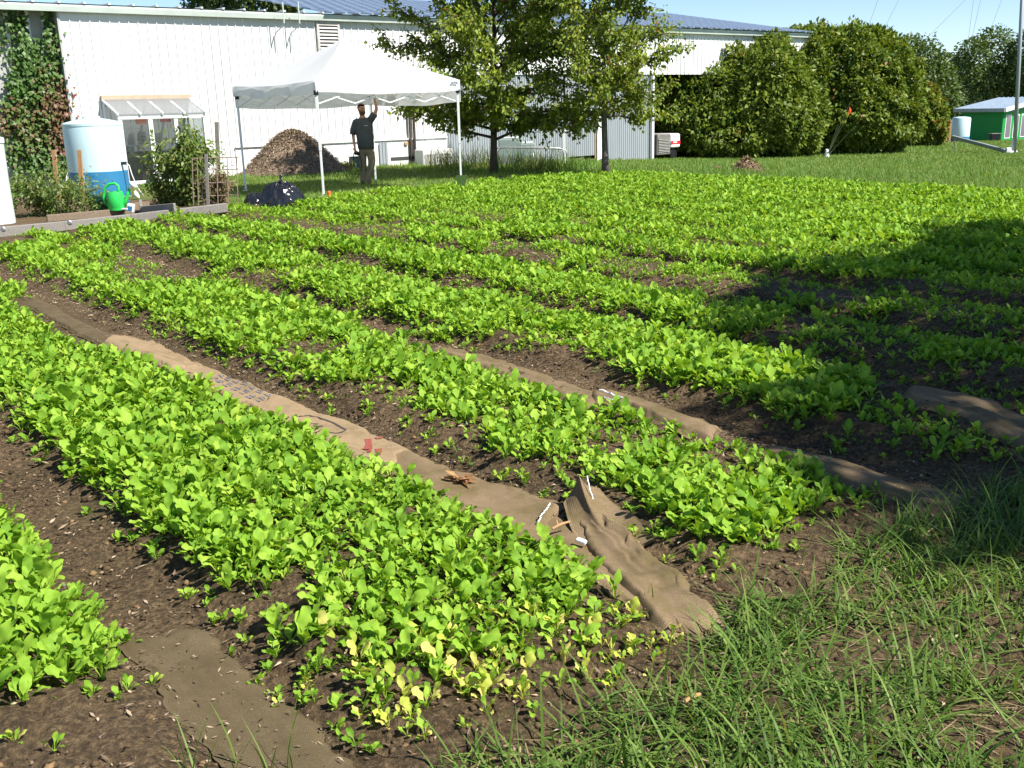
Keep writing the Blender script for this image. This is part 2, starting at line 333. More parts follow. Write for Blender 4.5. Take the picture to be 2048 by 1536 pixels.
class MB:
    """collects simple solids into one mesh"""
    def __init__(s): s.v = []; s.f = []; s.mi = []; s.cur = 0
    def add(s, vs, fs):
        b = len(s.v); s.v += [tuple(v) for v in vs]; s.f += [tuple(b + i for i in f) for f in fs]; s.mi += [s.cur] * len(fs); return s
    def box(s, c, size, M=None, bev=0.0):
        x, y, z = size[0] / 2, size[1] / 2, size[2] / 2
        if bev:
            b = min(bev, x * .9, y * .9, z * .9); vs = []; 
            prof = [(-x + b, -y), (x - b, -y), (x, -y + b), (x, y - b), (x - b, y), (-x + b, y), (-x, y - b), (-x, -y + b)]
            sh = [(px * (1 - b / x), py * (1 - b / y)) for px, py in prof]
            for ring, zz in ((sh, -z), (prof, -z + b), (prof, z - b), (sh, z)): vs += [(px, py, zz) for px, py in ring]
            fs = [tuple(range(7, -1, -1)), tuple(range(24, 32))]
            for r_ in range(3):
                for i in range(8): fs.append((r_ * 8 + i, r_ * 8 + (i + 1) % 8, r_ * 8 + 8 + (i + 1) % 8, r_ * 8 + 8 + i))
        else:
            vs = [(-x, -y, -z), (x, -y, -z), (x, y, -z), (-x, y, -z), (-x, -y, z), (x, -y, z), (x, y, z), (-x, y, z)]
            fs = [(3, 2, 1, 0), (4, 5, 6, 7), (0, 1, 5, 4), (1, 2, 6, 5), (2, 3, 7, 6), (3, 0, 4, 7)]
        c = Vector(c)
        vs = [((M @ Vector(v)) if M else Vector(v)) + c for v in vs]
        return s.add(vs, fs)
    def bar(s, a, b, w, h=None, up=(0, 0, 1), bev=0.0):
        a = Vector(a); b = Vector(b); d = (b - a); L = d.length; d.normalize()
        u = Vector(up)
        if abs(d.dot(u)) > 0.98: u = Vector((1, 0, 0))
        x = d.cross(u).normalized(); z = x.cross(d).normalized()
        M = Matrix((x, d, z)).transposed()
        return s.box((a + b) / 2, (w, L, h or w), M, bev)
    def tube(s, pts, r, n=8, caps=True, closed=False):
        pts = [Vector(p) for p in pts]; m = len(pts)
        rs = r if isinstance(r, (list, tuple)) else [r] * m
        vs = []; prev = None
        for i, p in enumerate(pts):
            if closed: d = pts[(i + 1) % m] - pts[i - 1]
            else: d = pts[min(i + 1, m - 1)] - pts[max(i - 1, 0)]
            d.normalize()
            if prev is None:
                u = Vector((0, 0, 1)) if abs(d.z) < 0.9 else Vector((1, 0, 0)); x = d.cross(u).normalized()
            else: x = (prev - d * prev.dot(d)).normalized()
            prev = x; y = d.cross(x)
            vs += [p + (x * math.cos(2 * math.pi * k / n) + y * math.sin(2 * math.pi * k / n)) * rs[i] for k in range(n)]
        fs = []
        for i in range(m if closed else m - 1):
            j = (i + 1) % m
            for k in range(n): fs.append((i * n + k, i * n + (k + 1) % n, j * n + (k + 1) % n, j * n + k))
        if caps and not closed: fs += [tuple(range(n - 1, -1, -1)), tuple(range((m - 1) * n, m * n))]
        return s.add(vs, fs)
    def lathe(s, prof, n=24, c=(0, 0, 0), M=None):
        """prof: (radius, z) from bottom to top"""
        vs = []; c = Vector(c)
        for r, z in prof:
            for k in range(n):
                p = Vector((r * math.cos(2 * math.pi * k / n), r * math.sin(2 * math.pi * k / n), z))
                vs.append((M @ p if M else p) + c)
        fs = []
        for i in range(len(prof) - 1):
            for k in range(n): fs.append((i * n + k, i * n + (k + 1) % n, (i + 1) * n + (k + 1) % n, (i + 1) * n + k))
        fs += [tuple(range(n - 1, -1, -1)), tuple(range((len(prof) - 1) * n, len(prof) * n))]
        return s.add(vs, fs)
    def prism(s, poly, M, d):
        """poly in the local xz plane, extruded d along local +y"""
        n = len(poly)
        vs = [M @ Vector((p[0], 0, p[1])) for p in poly] + [M @ Vector((p[0], d, p[1])) for p in poly]
        fs = [tuple(range(n)), tuple(range(2 * n - 1, n - 1, -1))] + [(i, i + n, (i + 1) % n + n, (i + 1) % n) for i in range(n)]
        return s.add(vs, fs)
    def build(s, name, m, parent=None, smooth=False, loc=None):
        me = bpy.data.meshes.new(name); me.from_pydata([tuple(v) for v in s.v], [], s.f); me.update()
        ms = m if isinstance(m, list) else [m]
        for x in ms: me.materials.append(x)
        if len(ms) > 1: me.polygons.foreach_set("material_index", s.mi)
        if smooth: me.shade_smooth() if smooth is True else me.set_sharp_from_angle(angle=smooth)
        if smooth and smooth is not True: me.polygons.foreach_set("use_smooth", [True] * len(me.polygons))
        bm = bmesh.new(); bm.from_mesh(me); bmesh.ops.recalc_face_normals(bm, faces=bm.faces); bm.to_mesh(me); bm.free()
        o = bpy.data.objects.new(name, me); COL.objects.link(o)
        if parent: o.parent = parent
        if loc is not None: o.location = loc
        return o
SM = R(40)
def thing(name, label, cat, loc=(0, 0, 0), rotz=0, group=None):
    o = bpy.data.objects.new(name, None); COL.objects.link(o)
    o.empty_display_size = 0.1; o.location = loc; o.rotation_euler = (0, 0, rotz)
    return tag(o, label, cat, group)
def tag(o, label, cat, group=None):
    o['label'] = label; o['category'] = cat
    if group: o['group'] = group
    return o
def kind(o, k): o['kind'] = k; return o

# leaves as small folded diamonds: base, side, tip, side
def leaf_quads(P, D, N, L, W, var=None, fold=0.25):
    """P base points, D unit length direction, N approx normal; all (n,3)"""
    P = np.asarray(P); n = len(P)
    S = np.cross(D, N); S /= np.linalg.norm(S, axis=1)[:, None] + 1e-9
    N2 = np.cross(S, D)
    L = np.asarray(L).reshape(-1, 1); W = np.asarray(W).reshape(-1, 1)
    m = P + D * L * 0.45 + N2 * W * fold
    V = np.stack([P, m + S * W * 0.5, P + D * L, m - S * W * 0.5], 1).reshape(-1, 3)
    Fq = np.arange(4 * n).reshape(n, 4)
    return V, Fq
def unit(n):
    v = rng.normal(size=(n, 3)); return v / np.linalg.norm(v, axis=1)[:, None]
def norm(v): return v / (np.linalg.norm(v, axis=1)[:, None] + 1e-9)

# ------------------------------------------------------------------ ground
def axis(a, b, fine, mid, lo, hi):
    x = [a]
    while x[-1] < b:
        d = fine if lo <= x[-1] <= hi else fine + mid * min(abs(x[-1] - lo), abs(x[-1] - hi)); x.append(x[-1] + d)
    return np.array(x)
gx = axis(-160, 260, 0.5, 0.06, -20, 25); gy = axis(-30, 320, 0.5, 0.06, -2, 40)
GX, GY = np.meshgrid(gx, gy, indexing='ij')
GZ = base_z(GX, GY) - 0.01
_s, _t = st(GX, GY)
GZ = np.where((_t > -2.6) & (_t < 17.6) & (_s > -1.6) & (_s < far_end(_t) - 0.2), GZ - 0.15, GZ)
ni, nj = GX.shape; I = np.arange(ni * nj).reshape(ni, nj)
q = np.stack([I[:-1, :-1], I[1:, :-1], I[1:, 1:], I[:-1, 1:]], -1).reshape(-1, 4)
kind(npmesh("ground", np.stack([GX, GY, GZ], -1), q, MT['lawn'], smooth=True), 'structure')

def frange(segs):
    out = [segs[0][0]]
    for a, b, d in segs:
        n = max(1, int(round((b - a) / d))); out += [a + (b - a) * (i + 1) / n for i in range(n)]
    return np.array(out)
ss = frange([(-2.4, 0.6, 0.06), (0.6, 6.5, 0.025), (6.5, 10, 0.05), (10, 19.2, 0.1)])
tt = frange([(-3.4, 0, 0.08), (0, 5.5, 0.025), (5.5, 9, 0.05), (9, 18.5, 0.1)])
S2, T2 = np.meshgrid(ss, tt, indexing='ij'); SX, SY = xy(S2, T2)
SZ = soil_z(SX, SY)
near = 1 - sstep(6, 10, np.hypot(SX, SY))
cl = fbm(SX * 14, SY * 14, 3)
SZ = SZ + near * (0.095 * np.maximum(cl - 0.44, 0) * (1 - 0.7 * path_w(T2)) + 0.016 * (fbm(SX * 40, SY * 40, 2) - 0.5))
ni, nj = SX.shape; I = np.arange(ni * nj).reshape(ni, nj)
q = np.stack([I[:-1, :-1], I[1:, :-1], I[1:, 1:], I[:-1, 1:]], -1).reshape(-1, 4)
kind(npmesh("soil", np.stack([SX, SY, SZ], -1), q[:, ::-1], MT['soil'], smooth=True), 'structure')

# ------------------------------------------------------------------ burlap sacks along the paths
def poly_resample(pts, n):
    pts = np.array(pts, float); d = np.r_[0, np.cumsum(np.hypot(*np.diff(pts, axis=0).T))]
    u = np.linspace(0, d[-1], n); return np.stack([np.interp(u, d, pts[:, 0]), np.interp(u, d, pts[:, 1])], 1)
SACKS = []          # (left, right) edges in the world, for keeping plants off
def sack(left, right, m, label, lift=0.0, wr=1.0, seed=0, ridge=None, hem=True):
    """left/right: ground pixels of the two long edges, from near to far"""
    L = np.array([pt(*p)[:2] for p in left]); Rr = np.array([pt(*p)[:2] for p in right])
    ln = np.hypot(*(L[-1] - L[0])); nu = max(20, int(ln / 0.018)); nv = 34
    L = poly_resample(L, nu); Rr = poly_resample(Rr, nu)
    # slightly irregular edges
    for E_, k in ((L, 0), (Rr, 50)):
        u = np.linspace(0, 1, nu); w = (fbm(u * ln * 9 + seed * 7 + k, u * 0 + seed, 3) - 0.5) * 0.05
        d = (Rr - L); d /= np.hypot(*d.T)[:, None]; E_ += d * (w * 1.5 + (fbm(u * ln * 30 + seed * 5 + k, u * 0 + 2, 2) - .5) * .022)[:, None]
    SACKS.append((L, Rr))
    v = np.linspace(0, 1, nv)
    XX = L[:, None, 0] * (1 - v) + Rr[:, None, 0] * v; YY = L[:, None, 1] * (1 - v) + Rr[:, None, 1] * v
    # end seams are not straight
    U = np.linspace(0, 1, nu)[:, None] + 0 * v
    V_ = v[None, :] + 0 * U
    endw = (fbm(V_ * 4 + seed, V_ * 0 + seed * 3.3, 3) - 0.5) * 0.12
    ax = (L[-1] + Rr[-1] - L[0] - Rr[0]); ax /= np.hypot(*ax)
    XX = XX + ax[0] * endw; YY = YY + ax[1] * endw
    base = gz(XX, YY); 
    # cloth bridges the small bumps
    ker = np.ones(9) / 9
    base = np.apply_along_axis(lambda r: np.convolve(np.r_[[r[0]] * 4, r, [r[-1]] * 4], ker, 'valid'), 1, base)
    base = np.apply_along_axis(lambda r: np.convolve(np.r_[[r[0]] * 4, r, [r[-1]] * 4], ker, 'valid'), 0, base)
    wr = wr * 0.72; h = 0.012 + lift + wr * 0.024 * (fbm(XX * 5 + seed, YY * 5, 3) - 0.35) + wr * 0.012 * np.abs(np.sin((XX * 9 + YY * 5) + 4 * fbm(XX * 3, YY * 3 + seed, 2))) + wr * 0.016 * (0.5 - np.abs(fbm(XX * 11 + seed, YY * 11, 2) - 0.5) * 4) ** 2 * fbm(XX * 4, YY * 4 + seed, 2)
    edge = np.minimum(V_, 1 - V_); ee = np.minimum(U, 1 - U) * ln / 0.5
    h = h + wr * 0.035 * np.exp(-(edge / 0.05) ** 2) * (fbm(U * ln * 6 + seed, V_ * 2, 2) - 0.25)
    h = h + wr * 0.02 * (fbm(V_ * 7 + seed, U * ln * 1.3, 3) - 0.5)
    if ridge:
        for (px, py, rx, ry, hh) in ridge:
            c = pt(px, py); h = h + hh * np.exp(-(((XX - c.x) / rx) ** 2 + ((YY - c.y) / ry) ** 2))
    # never let the soil poke through
    prof = sstep(0.0, 0.13, edge) * sstep(0.0, 0.12, ee)
    h = 0.007 + (h - 0.4 * lift) * prof + wr * 0.020 * np.exp(-(edge / 0.06) ** 2) * np.maximum(0, fbm(U * ln * 7 + seed, V_ * 2, 2) - 0.5) * 2
    Z = np.maximum(base * prof + gz(XX, YY) * (1 - prof), gz(XX, YY) - 0.002) + np.maximum(h, 0.005)
    th = 0.006
    n = nu * nv; I = np.arange(n).reshape(nu, nv)
    top = np.stack([XX, YY, Z], -1).reshape(-1, 3); bot = top - np.array([0, 0, th])
    q = np.stack([I[:-1, :-1], I[1:, :-1], I[1:, 1:], I[:-1, 1:]], -1).reshape(-1, 4)
    ring = np.r_[I[0, :], I[1:, -1], I[-1, -2::-1], I[-2:0:-1, 0]]
    sk = np.stack([ring, np.roll(ring, -1), np.roll(ring, -1) + n, ring + n], 1)
    uv = np.stack([V_ * 0.5, U * ln], -1).reshape(-1, 2); uv = np.r_[uv, uv]
    o = npmesh("burlap_sack", np.r_[top, bot], np.r_[q[:, ::-1], (q + n), sk], m, smooth=True, uv=uv)
    tag(o, label, "burlap sack", "burlap sacks laid end to end along the paths")
    if hem:      # stitched hem along the near end
        a = top.reshape(nu, nv, 3)[1]; 
        mb = MB(); mb.tube([Vector(p) + Vector((0, 0, 0.002)) for p in a[1:-1:2]], 0.005, 6); mb.build("hem", m, o, smooth=True)
    return o, top.reshape(nu, nv, 3)
def printed(o, grid, strokes, m):
    """ink on the cloth: strokes in (u,v) cloth coordinates"""
    nu, nv, _ = grid.shape; mb = MB()
    def g(u, v):
        i = np.clip(u * (nu - 1), 0, nu - 1.001); j = np.clip(v * (nv - 1), 0, nv - 1.001); a, b = int(i), int(j); fi, fj = i - a, j - b
        p = (grid[a, b] * (1 - fi) * (1 - fj) + grid[a + 1, b] * fi * (1 - fj) + grid[a, b + 1] * (1 - fi) * fj + grid[a + 1, b + 1] * fi * fj)
        return Vector(p) + Vector((0, 0, 0.0035))
    for pts, w in strokes:
        P = []
        for (a, b) in zip(pts[:-1], pts[1:]):
            for k in range(8): P.append(g(a[0] + (b[0] - a[0]) * k / 8, a[1] + (b[1] - a[1]) * k / 8))
        P.append(g(*pts[-1])); vs = []; 
        for i, p in enumerate(P):
            d = P[min(i + 1, len(P) - 1)] - P[max(i - 1, 0)]; d.z = 0; d.normalize(); s_ = Vector((-d.y, d.x, 0)) * (w / 2 * random.uniform(0.75, 1.2))
            vs += [p - s_, p + s_]
        mb.add(vs, [(2 * i, 2 * i + 1, 2 * i + 3, 2 * i + 2) for i in range(len(P) - 1)])
    return mb.build("printed_mark", m, o)

b_under, _ = sack([(1330, 1282), (1240, 1210), (1130, 1140), (1040, 1085), (960, 1050)], [(1340, 1230), (1260, 1150), (1190, 1085), (1130, 1040), (1030, 995)], BL[1],
     "brown sack under the folded front sack, its left edge showing", 0.0, 0.9, 1)
b_front, g_front = sack([(1325, 1300), (1262, 1205), (1210, 1150), (1165, 1085), (1150, 1040)], [(1462, 1262), (1392, 1200), (1295, 1110), (1215, 1055), (1185, 1020)], BL[1],
     "front burlap sack with a standing fold, muddy olive end near the grass", 0.03, 1.2, 2,
     ridge=[(1330, 1180, 0.10, 0.06, 0.02)])
b_tag, g3 = sack([(1045, 1095), (940, 1040), (860, 1000), (780, 965), (700, 925)], [(1140, 1020), (1040, 985), (960, 965), (880, 935), (800, 905)], BL[1],
     "greyish brown burlap sack carrying a dry leaf bundle beside the big front bed", 0.022, 0.9, 3)
b_red, g4 = sack([(745, 950), (640, 900), (560, 860), (470, 815)], [(835, 918), (720, 860), (640, 830), (560, 797)], BL[0],
     "tan burlap sack with a red print and a black printed outline", 0.036, 0.8, 4)
printed(b_red, g4, [([(0.20, 0.42), (0.22, 0.72)], 0.035), ([(0.13, 0.5), (0.15, 0.62)], 0.03), ([(0.21, 0.80), (0.20, 0.88)], 0.03), ([(0.17, 0.42), (0.2, 0.6)], 0.02)], MT['ink_red'])
printed(b_red, g4, [([(0.46, 0.38), (0.38, 0.70), (0.63, 0.74), (0.68, 0.52)], 0.011), ([(0.56, 0.5), (0.52, 0.58)], 0.016), ([(0.585, 0.53), (0.55, 0.6)], 0.012)], MT['ink_black'])
b_blue, g5 = sack([(575, 860), (460, 812), (380, 772), (300, 735)], [(650, 832), (560, 795), (470, 762), (375, 722)], BL[0],
     "tan burlap sack with rows of faded blue lettering", 0.022, 0.7, 5)
st_ = []
for r_ in range(3):
    for c_ in range(7):
        u0 = 0.30 + 0.055 * c_; v0 = 0.42 + 0.17 * r_
        st_.append(([(u0, v0), (u0 + 0.01, v0 + 0.09)], 0.010)); st_.append(([(u0, v0 + 0.02), (u0 + 0.032, v0 + 0.03)], 0.009))
        if (r_ + c_) % 2: st_.append(([(u0 + 0.005, v0 + 0.09), (u0 + 0.036, v0 + 0.085)], 0.009))
printed(b_blue, g5, st_, MT['ink_blue'])
b_pale, g6 = sack([(345, 752), (255, 716), (200, 695)], [(410, 742), (315, 692), (250, 680)], BL[0],
     "pale burlap sack with a turned-up edge at the far end of the tan row", 0.035, 1.3, 6)
sack([(240, 712), (140, 665), (45, 612)], [(262, 692), (165, 648), (82, 604)], BL[2], "dark mud-soaked burlap sack farthest along the wide path", 0.0, 0.5, 7)
sack([(1185, 832), (1070, 785), (965, 748), (858, 708)], [(1215, 800), (1110, 758), (1000, 722), (890, 697)], BL[1], "brown burlap sack half hidden by leaves behind the second bed", 0.01, 1.0, 8)
b_w, gw = sack([(1425, 900), (1335, 862), (1245, 825), (1170, 805)], [(1450, 868), (1360, 838), (1280, 800), (1190, 782)], BL[1], "brown burlap sack with white strings on its upper edge", 0.024, 1.2, 9)
b_g, gg_ = sack([(1905, 1050), (1765, 1000), (1645, 963), (1510, 915)], [(1945, 1010), (1780, 958), (1690, 928), (1545, 895)], BL[1], "brown burlap sack with two green stripes at the shade's edge", 0.008, 1.0, 10)
printed(b_g, gg_, [([(0.74, 0.2), (0.66, 0.98)], 0.012), ([(0.86, 0.2), (0.80, 0.98)], 0.012)], MT['ink_green'])
sack([(2100, 925), (1970, 872), (1860, 822), (1800, 800)], [(2130, 870), (2010, 826), (1930, 800), (1830, 775)], BL[1], "burlap sack lying in the tree shade on the third path", 0.01, 1.2, 12)
sack([(520, 1660), (400, 1490), (320, 1390), (270, 1330), (238, 1275)], [(790, 1640), (690, 1520), (590, 1420), (500, 1340), (405, 1262)], BL[2], "mud-covered burlap sack beside the nearest left bed, edges worn olive", 0.0, 0.45, 13)

# standing fold of the front sack: a stiff pleat that rises at the right edge and leans over to the left
def flap():
    nu, nv = 26, 22; P = []
    A = pt(1236, 1112); B = pt(1158, 1012)          # near end, far end of the pleat
    ax = Vector((B.x - A.x, B.y - A.y, 0)); Ln = ax.length; ax.normalize(); sx = Vector((ax.y, -ax.x, 0))      # sx: to the right
    for i in range(nu):
        u = i / (nu - 1)
        for j in range(nv):
            v = j / (nv - 1); h = 0.150 * (.25 * v + .75 * max(0, v) ** 2.2) * (1 - .12 * max(0, v - .9) / .1)
            wd = 0.155 * (1 - .35 * v)
            # right foot -> crest -> curl on the left
            if u < .55: k = u / .55; x = wd * (1 - k); z = h * (.45 * k + .55 * k ** 2.6)
            else: k = (u - .55) / .45; x = -wd * .75 * k + .02 * math.sin(math.pi * k); z = h * (1 - .75 * k ** .8) 
            z += .006 * math.sin(9 * u + 7 * v) * min(1, h * 12); x += .01 * math.sin(5 * v + 2 * u)
            p = A + ax * (Ln * v) + sx * x
            P.append((p.x, p.y, gzf(p.x, p.y) + .022 + z))
    I = np.arange(nu * nv).reshape(nu, nv); q = np.stack([I[:-1, :-1], I[1:, :-1], I[1:, 1:], I[:-1, 1:]], -1).reshape(-1, 4)
    P = np.array(P); uv = np.stack([np.repeat(np.linspace(0, .3, nu), nv), np.tile(np.linspace(0, .35, nv), nu)], 1)
    Bt = P + np.array([0, 0, -0.005]); n = len(P); ring = np.r_[I[0, :], I[1:, -1], I[-1, -2::-1], I[-2:0:-1, 0]]
    sk = np.stack([ring, np.roll(ring, -1), np.roll(ring, -1) + n, ring + n], 1)
    npmesh("folded_flap", np.r_[P, Bt], np.r_[q[:, ::-1], q + n, sk], BL[1], parent=b_front, smooth=True, uv=np.r_[uv, uv])
flap()
def wiggle(a, b, n, amp, sag=0):
    a, b = Vector(a), Vector(b)
    return [a.lerp(b, i / n) + Vector((random.uniform(-amp, amp), random.uniform(-amp, amp), random.uniform(-amp, amp) * 0.5 - sag * math.sin(math.pi * i / n))) for i in range(n + 1)]
def lift(p, h): q_ = pt(*p); return Vector((q_.x, q_.y, q_.z + h))
mb = MB(); mb.tube(wiggle(lift((1074, 1072), 0.06), lift((1102, 1045), 0.085), 14, 0.005), 0.0028, 5); mb.tube(wiggle(lift((1045, 1075), 0.03), lift((1095, 1085), 0.03), 14, 0.006), 0.002, 5)
tag(mb.build("string", MT['string']), "white string knotted on the seam left of the standing fold", "string")
mb = MB(); mb.tube(wiggle(lift((1176, 1010), 0.13), lift((1186, 1035), 0.06), 6, 0.006) + wiggle(lift((1190, 1038), 0.05), lift((1205, 1062), 0.03), 6, 0.006), 0.003, 5)
tag(mb.build("string", MT['string']), "white string hanging down the right side of the standing fold", "string")
mb = MB(); mb.tube(wiggle(lift((1200, 800), 0.06), lift((1250, 815), 0.05), 8, 0.008), 0.005, 5); mb.tube(wiggle(lift((1205, 812), 0.05), lift((1240, 826), 0.05), 8, 0.008), 0.004, 5)
tag(mb.build("string", MT['string']), "white strings on the brown sack behind the second bed", "string")
c = lift((1163, 1106), 0.05)
mb = MB(); mb.box((0, 0, 0), (0.042, 0.022, 0.016), Matrix.Rotation(R(-25), 3, 'Z') @ Matrix.Rotation(R(12), 3, 'Y'), 0.004); 
tag(mb.build("plastic_clip", MT['white'], loc=c), "small white plastic piece on the burlap below the fold", "clip")
mb = MB(); a, b = lift((1105, 1088), 0.065), lift((1140, 1078), 0.075); mb.tube([a, a.lerp(b, .5) + Vector((0, 0, .004)), b], [0.005, 0.006, 0.004], 6); mb.tube([a.lerp(b, .35), a.lerp(b, .3) + Vector((-.003, .02, .02))], [0.004, 0.002], 5)
tag(mb.build("twig", MT['wood_fresh']), "forked pale twig in front of the burlap fold", "twig")
# dry leaf bundle
c = lift((918, 984), 0.06); n = 16
ang = rng.uniform(-0.5, 0.5, n) + np.where(rng.random(n) < 0.55, 2.5, -0.55)
D = norm(np.stack([np.cos(ang), np.sin(ang), rng.uniform(-0.1, 0.35, n)], 1)); P = np.array(c) + rng.normal(0, 0.008, (n, 3))
V, Q = leaf_quads(P, D, norm(unit(n) + np.array([0, 0, 1.4])), rng.uniform(0.05, 0.11, n), rng.uniform(0.018, 0.034, n), fold=0.45)
MT['drybrown'] = leafmat("dry curled leaf", [(0, (0.2, 0.1, 0.045)), (1, (0.46, 0.28, 0.13))], trans=0.15, rough=0.7)
tag(npmesh("dry_leaf_bundle", V, Q, MT['drybrown'], rng.random(n)), "curled dry brown leaves lying on the burlap path", "dry leaves")
for p, q_, r_, lab in (((1365, 1424), (1400, 1410), 0.007, "short pale stick lying in the front grass"),
                       ((1300, 1240), (1345, 1252), 0.006, "dark stick on the olive end of the front sack"),
                       ((640, 1190), (620, 1160), 0.004, "thin straw coloured stick between the left beds")):
    mb = MB(); a, b = lift(p, 0.03), lift(q_, 0.035); mb.tube([a, a.lerp(b, .5) + Vector((0, 0, .006)), b], [r_, r_ * 1.1, r_ * .7], 6)
    tag(mb.build("stick", MT['wood_fresh'] if 'pale' in lab or 'straw' in lab else MT['bark']), lab, "stick")

# ------------------------------------------------------------------ crop
def leaf_strip(nu, nw, npet, th0, bend, lp, lb, wb, ph, lob, cup, twist):
    """petiole + blade as a strip; returns (nu+1)*(nw) points, root at origin, leaning to +y"""
    u = np.r_[np.linspace(0, 1, npet + 1)[:-1] * 0, np.zeros(0)] 
    tpos = np.r_[np.linspace(0, lp, npet + 1)[:-1], lp + np.linspace(0, lb, nu - npet + 1)]
    ub = np.clip((tpos - lp) / lb, 0, 1)
    th = th0 + 0.12 - bend * (tpos / (lp + lb)) ** 1.5
    y = np.r_[0, np.cumsum(np.diff(tpos) * np.cos((th[1:] + th[:-1]) / 2))]; z = np.r_[0, np.cumsum(np.diff(tpos) * np.sin((th[1:] + th[:-1]) / 2))]
    w = wb * 0.5 * np.sin(np.pi * np.clip(ub, 0.0, 0.985) ** 1.15) ** 0.62 * (1 + lob * np.sin(ub * 11 + ph) - lob * 1.3 * np.exp(-((ub - 0.22) / 0.13) ** 2))
    w = np.where(tpos < lp * 0.98, 0.0028, np.maximum(w, 0.004)); w[-1] = 0.008
    v = np.linspace(-1, 1, nw)
    X = w[:, None] * v; up = cup * np.abs(v)[None] * w[:, None] + 0.09 * wb * (np.sin(ub * 12 + ph)[:, None]) * (v ** 2)[None] * np.sign(v)[None] * (ub[:, None] > 0)
    tw = twist * ub[:, None]
    Xr = X * np.cos(tw) - up * np.sin(tw); Ur = X * np.sin(tw) + up * np.cos(tw)
    Y = y[:, None] - np.sin(th)[:, None] * Ur; Z = z[:, None] + np.cos(th)[:, None] * Ur
    V = np.stack([Xr, Y, Z], -1).reshape(-1, 3); I = np.arange(len(V)).reshape(len(u) if 0 else len(tpos), nw)
    q = np.stack([I[:-1, :-1], I[:-1, 1:], I[1:, 1:], I[1:, :-1]], -1).reshape(-1, 4)
    return V, q
def crop_plant(lod, size=1.0, yellow=0.0, nleaf=None):
    Vs, Qs, va, b = [], [], [], 0
    n = nleaf or random.randint(7, 9)
    nu, nw, npet = {0: (11, 5, 2), 1: (6, 3, 1), 2: (4, 3, 1)}[lod]
    for i in range(n):
        az = i * 2.4 + random.uniform(-.5, .5); inner = i / max(1, n - 1)
        cot = i < 2 and size < 5 and random.random() < 0.35
        lb = random.uniform(0.055, 0.105) * (0.72 + 0.38 * inner); wb = lb * random.uniform(0.46, 0.62); lp = random.uniform(0.035, 0.08)
        th0 = R(random.uniform(42, 70) + 20 * inner)
        if cot: lb = random.uniform(.025, .035); wb = lb * 1.15; lp = random.uniform(.03, .06)
        V, q = leaf_strip(nu, nw, npet, th0, random.uniform(0.5, 1.5), lp, lb, wb, random.uniform(0, 6), 0.0 if cot else random.uniform(0.06, 0.20), random.uniform(-0.15, 0.4), random.uniform(-0.9, 0.9))
        c, s = math.cos(az), math.sin(az); V = np.stack([V[:, 0] * c - V[:, 1] * s, V[:, 0] * s + V[:, 1] * c, V[:, 2]], 1) * size
        Vs.append(V); Qs.append(q + b); b += len(V)
        x = random.random() * 0.86
        if random.random() < yellow: x = random.uniform(0.9, 1.0)
        va.append(np.full(len(q), x))
    return np.concatenate(Vs), np.concatenate(Qs), np.concatenate(va)

# bare or thin places as seen on the ground: (px, py, rx, ry, remaining density)
BARE = [(20, 482, 75, 14, 0), (8, 550, 16, 26, .1), (135, 500, 26, 12, .2), (95, 575, 55, 34, .25), (290, 528, 60, 40, .1), (360, 545, 55, 26, .1), (478, 480, 26, 12, .1), (607, 446, 52, 9, .05),
        (350, 702, 60, 24, .2), (485, 765, 60, 60, .2), (630, 700, 75, 26, .2), (615, 795, 110, 45, .22), (748, 462, 75, 16, .05), (895, 492, 30, 10, .1), (990, 441, 36, 13, .05), (1025, 494, 56, 24, .03), (1095, 513, 40, 14, .1),
        (1285, 528, 105, 16, .05), (918, 566, 55, 22, .15), (780, 658, 50, 24, .05), (850, 690, 40, 16, .2), (1115, 736, 85, 40, .2), (760, 805, 95, 60, .12), (900, 880, 90, 50, .15), (1060, 950, 110, 40, .2), (1180, 985, 60, 40, .1),
        (1575, 575, 135, 24, .05), (1700, 597, 100, 18, .08), (1432, 612, 55, 15, .1), (1590, 640, 40, 14, .2), (1930, 750, 120, 34, .45), (1720, 740, 110, 20, .5), (1560, 700, 50, 16, .5), (1160, 445, 30, 12, .15), (1840, 560, 90, 14, .35),
        (520, 1200, 90, 30, .2), (350, 1150, 40, 60, .3), (600, 1190, 40, 55, .05), (700, 1130, 30, 55, .35), (1665, 1060, 70, 32, .05), (1590, 1135, 95, 42, .03), (1250, 1020, 40, 40, .15)]
def density(X, Y):
    s, t = st(X, Y)
    tw = t + (0.34 * (fbm(s * 1.1 + 3, t * 0.8, 2) - 0.5) + 0.22 * (fbm(s * 4, t * 3, 2) - .5)) * sstep(2.4, 3.2, t)
    pw = path_w(tw)
    d = (1 - pw * (1 - 0.30 * sstep(4.2, 5.2, t) - 0.25 * sstep(8.0, 9.5, t)))
    d = d * sstep(near_end(t) - 0.02, near_end(t) + 0.25, s) * (1 - sstep(far_end(t) - 0.3, far_end(t), s)) * (1 - sstep(17.3, 17.6, t)) * (t > -3.2)
    px, py = proj(X, Y, gz(X, Y) + 0.02)
    for (cx, cy, rx, ry, k) in BARE:
        r = np.hypot((px - cx) / rx, (py - cy) / ry) + 0.5 * (fbm(X * 4, Y * 4, 2) - 0.5)
        d = d * (k + (1 - k) * sstep(0.75, 1.15, r))
    patchy = fbm(X * 0.9 + 31, Y * 0.9 + 8, 3)
    mid = sstep(2.6, 3.0, t) * (1 - sstep(7.6, 8.6, t))
    d = d * (1 - 0.62 * mid * (1 - sstep(0.36, 0.46, patchy)))
    d = d * (1 - 0.45 * sstep(7.5, 8.5, t) * (1 - sstep(12, 14, t)) * (1 - sstep(0.37, 0.45, patchy)))
    return d
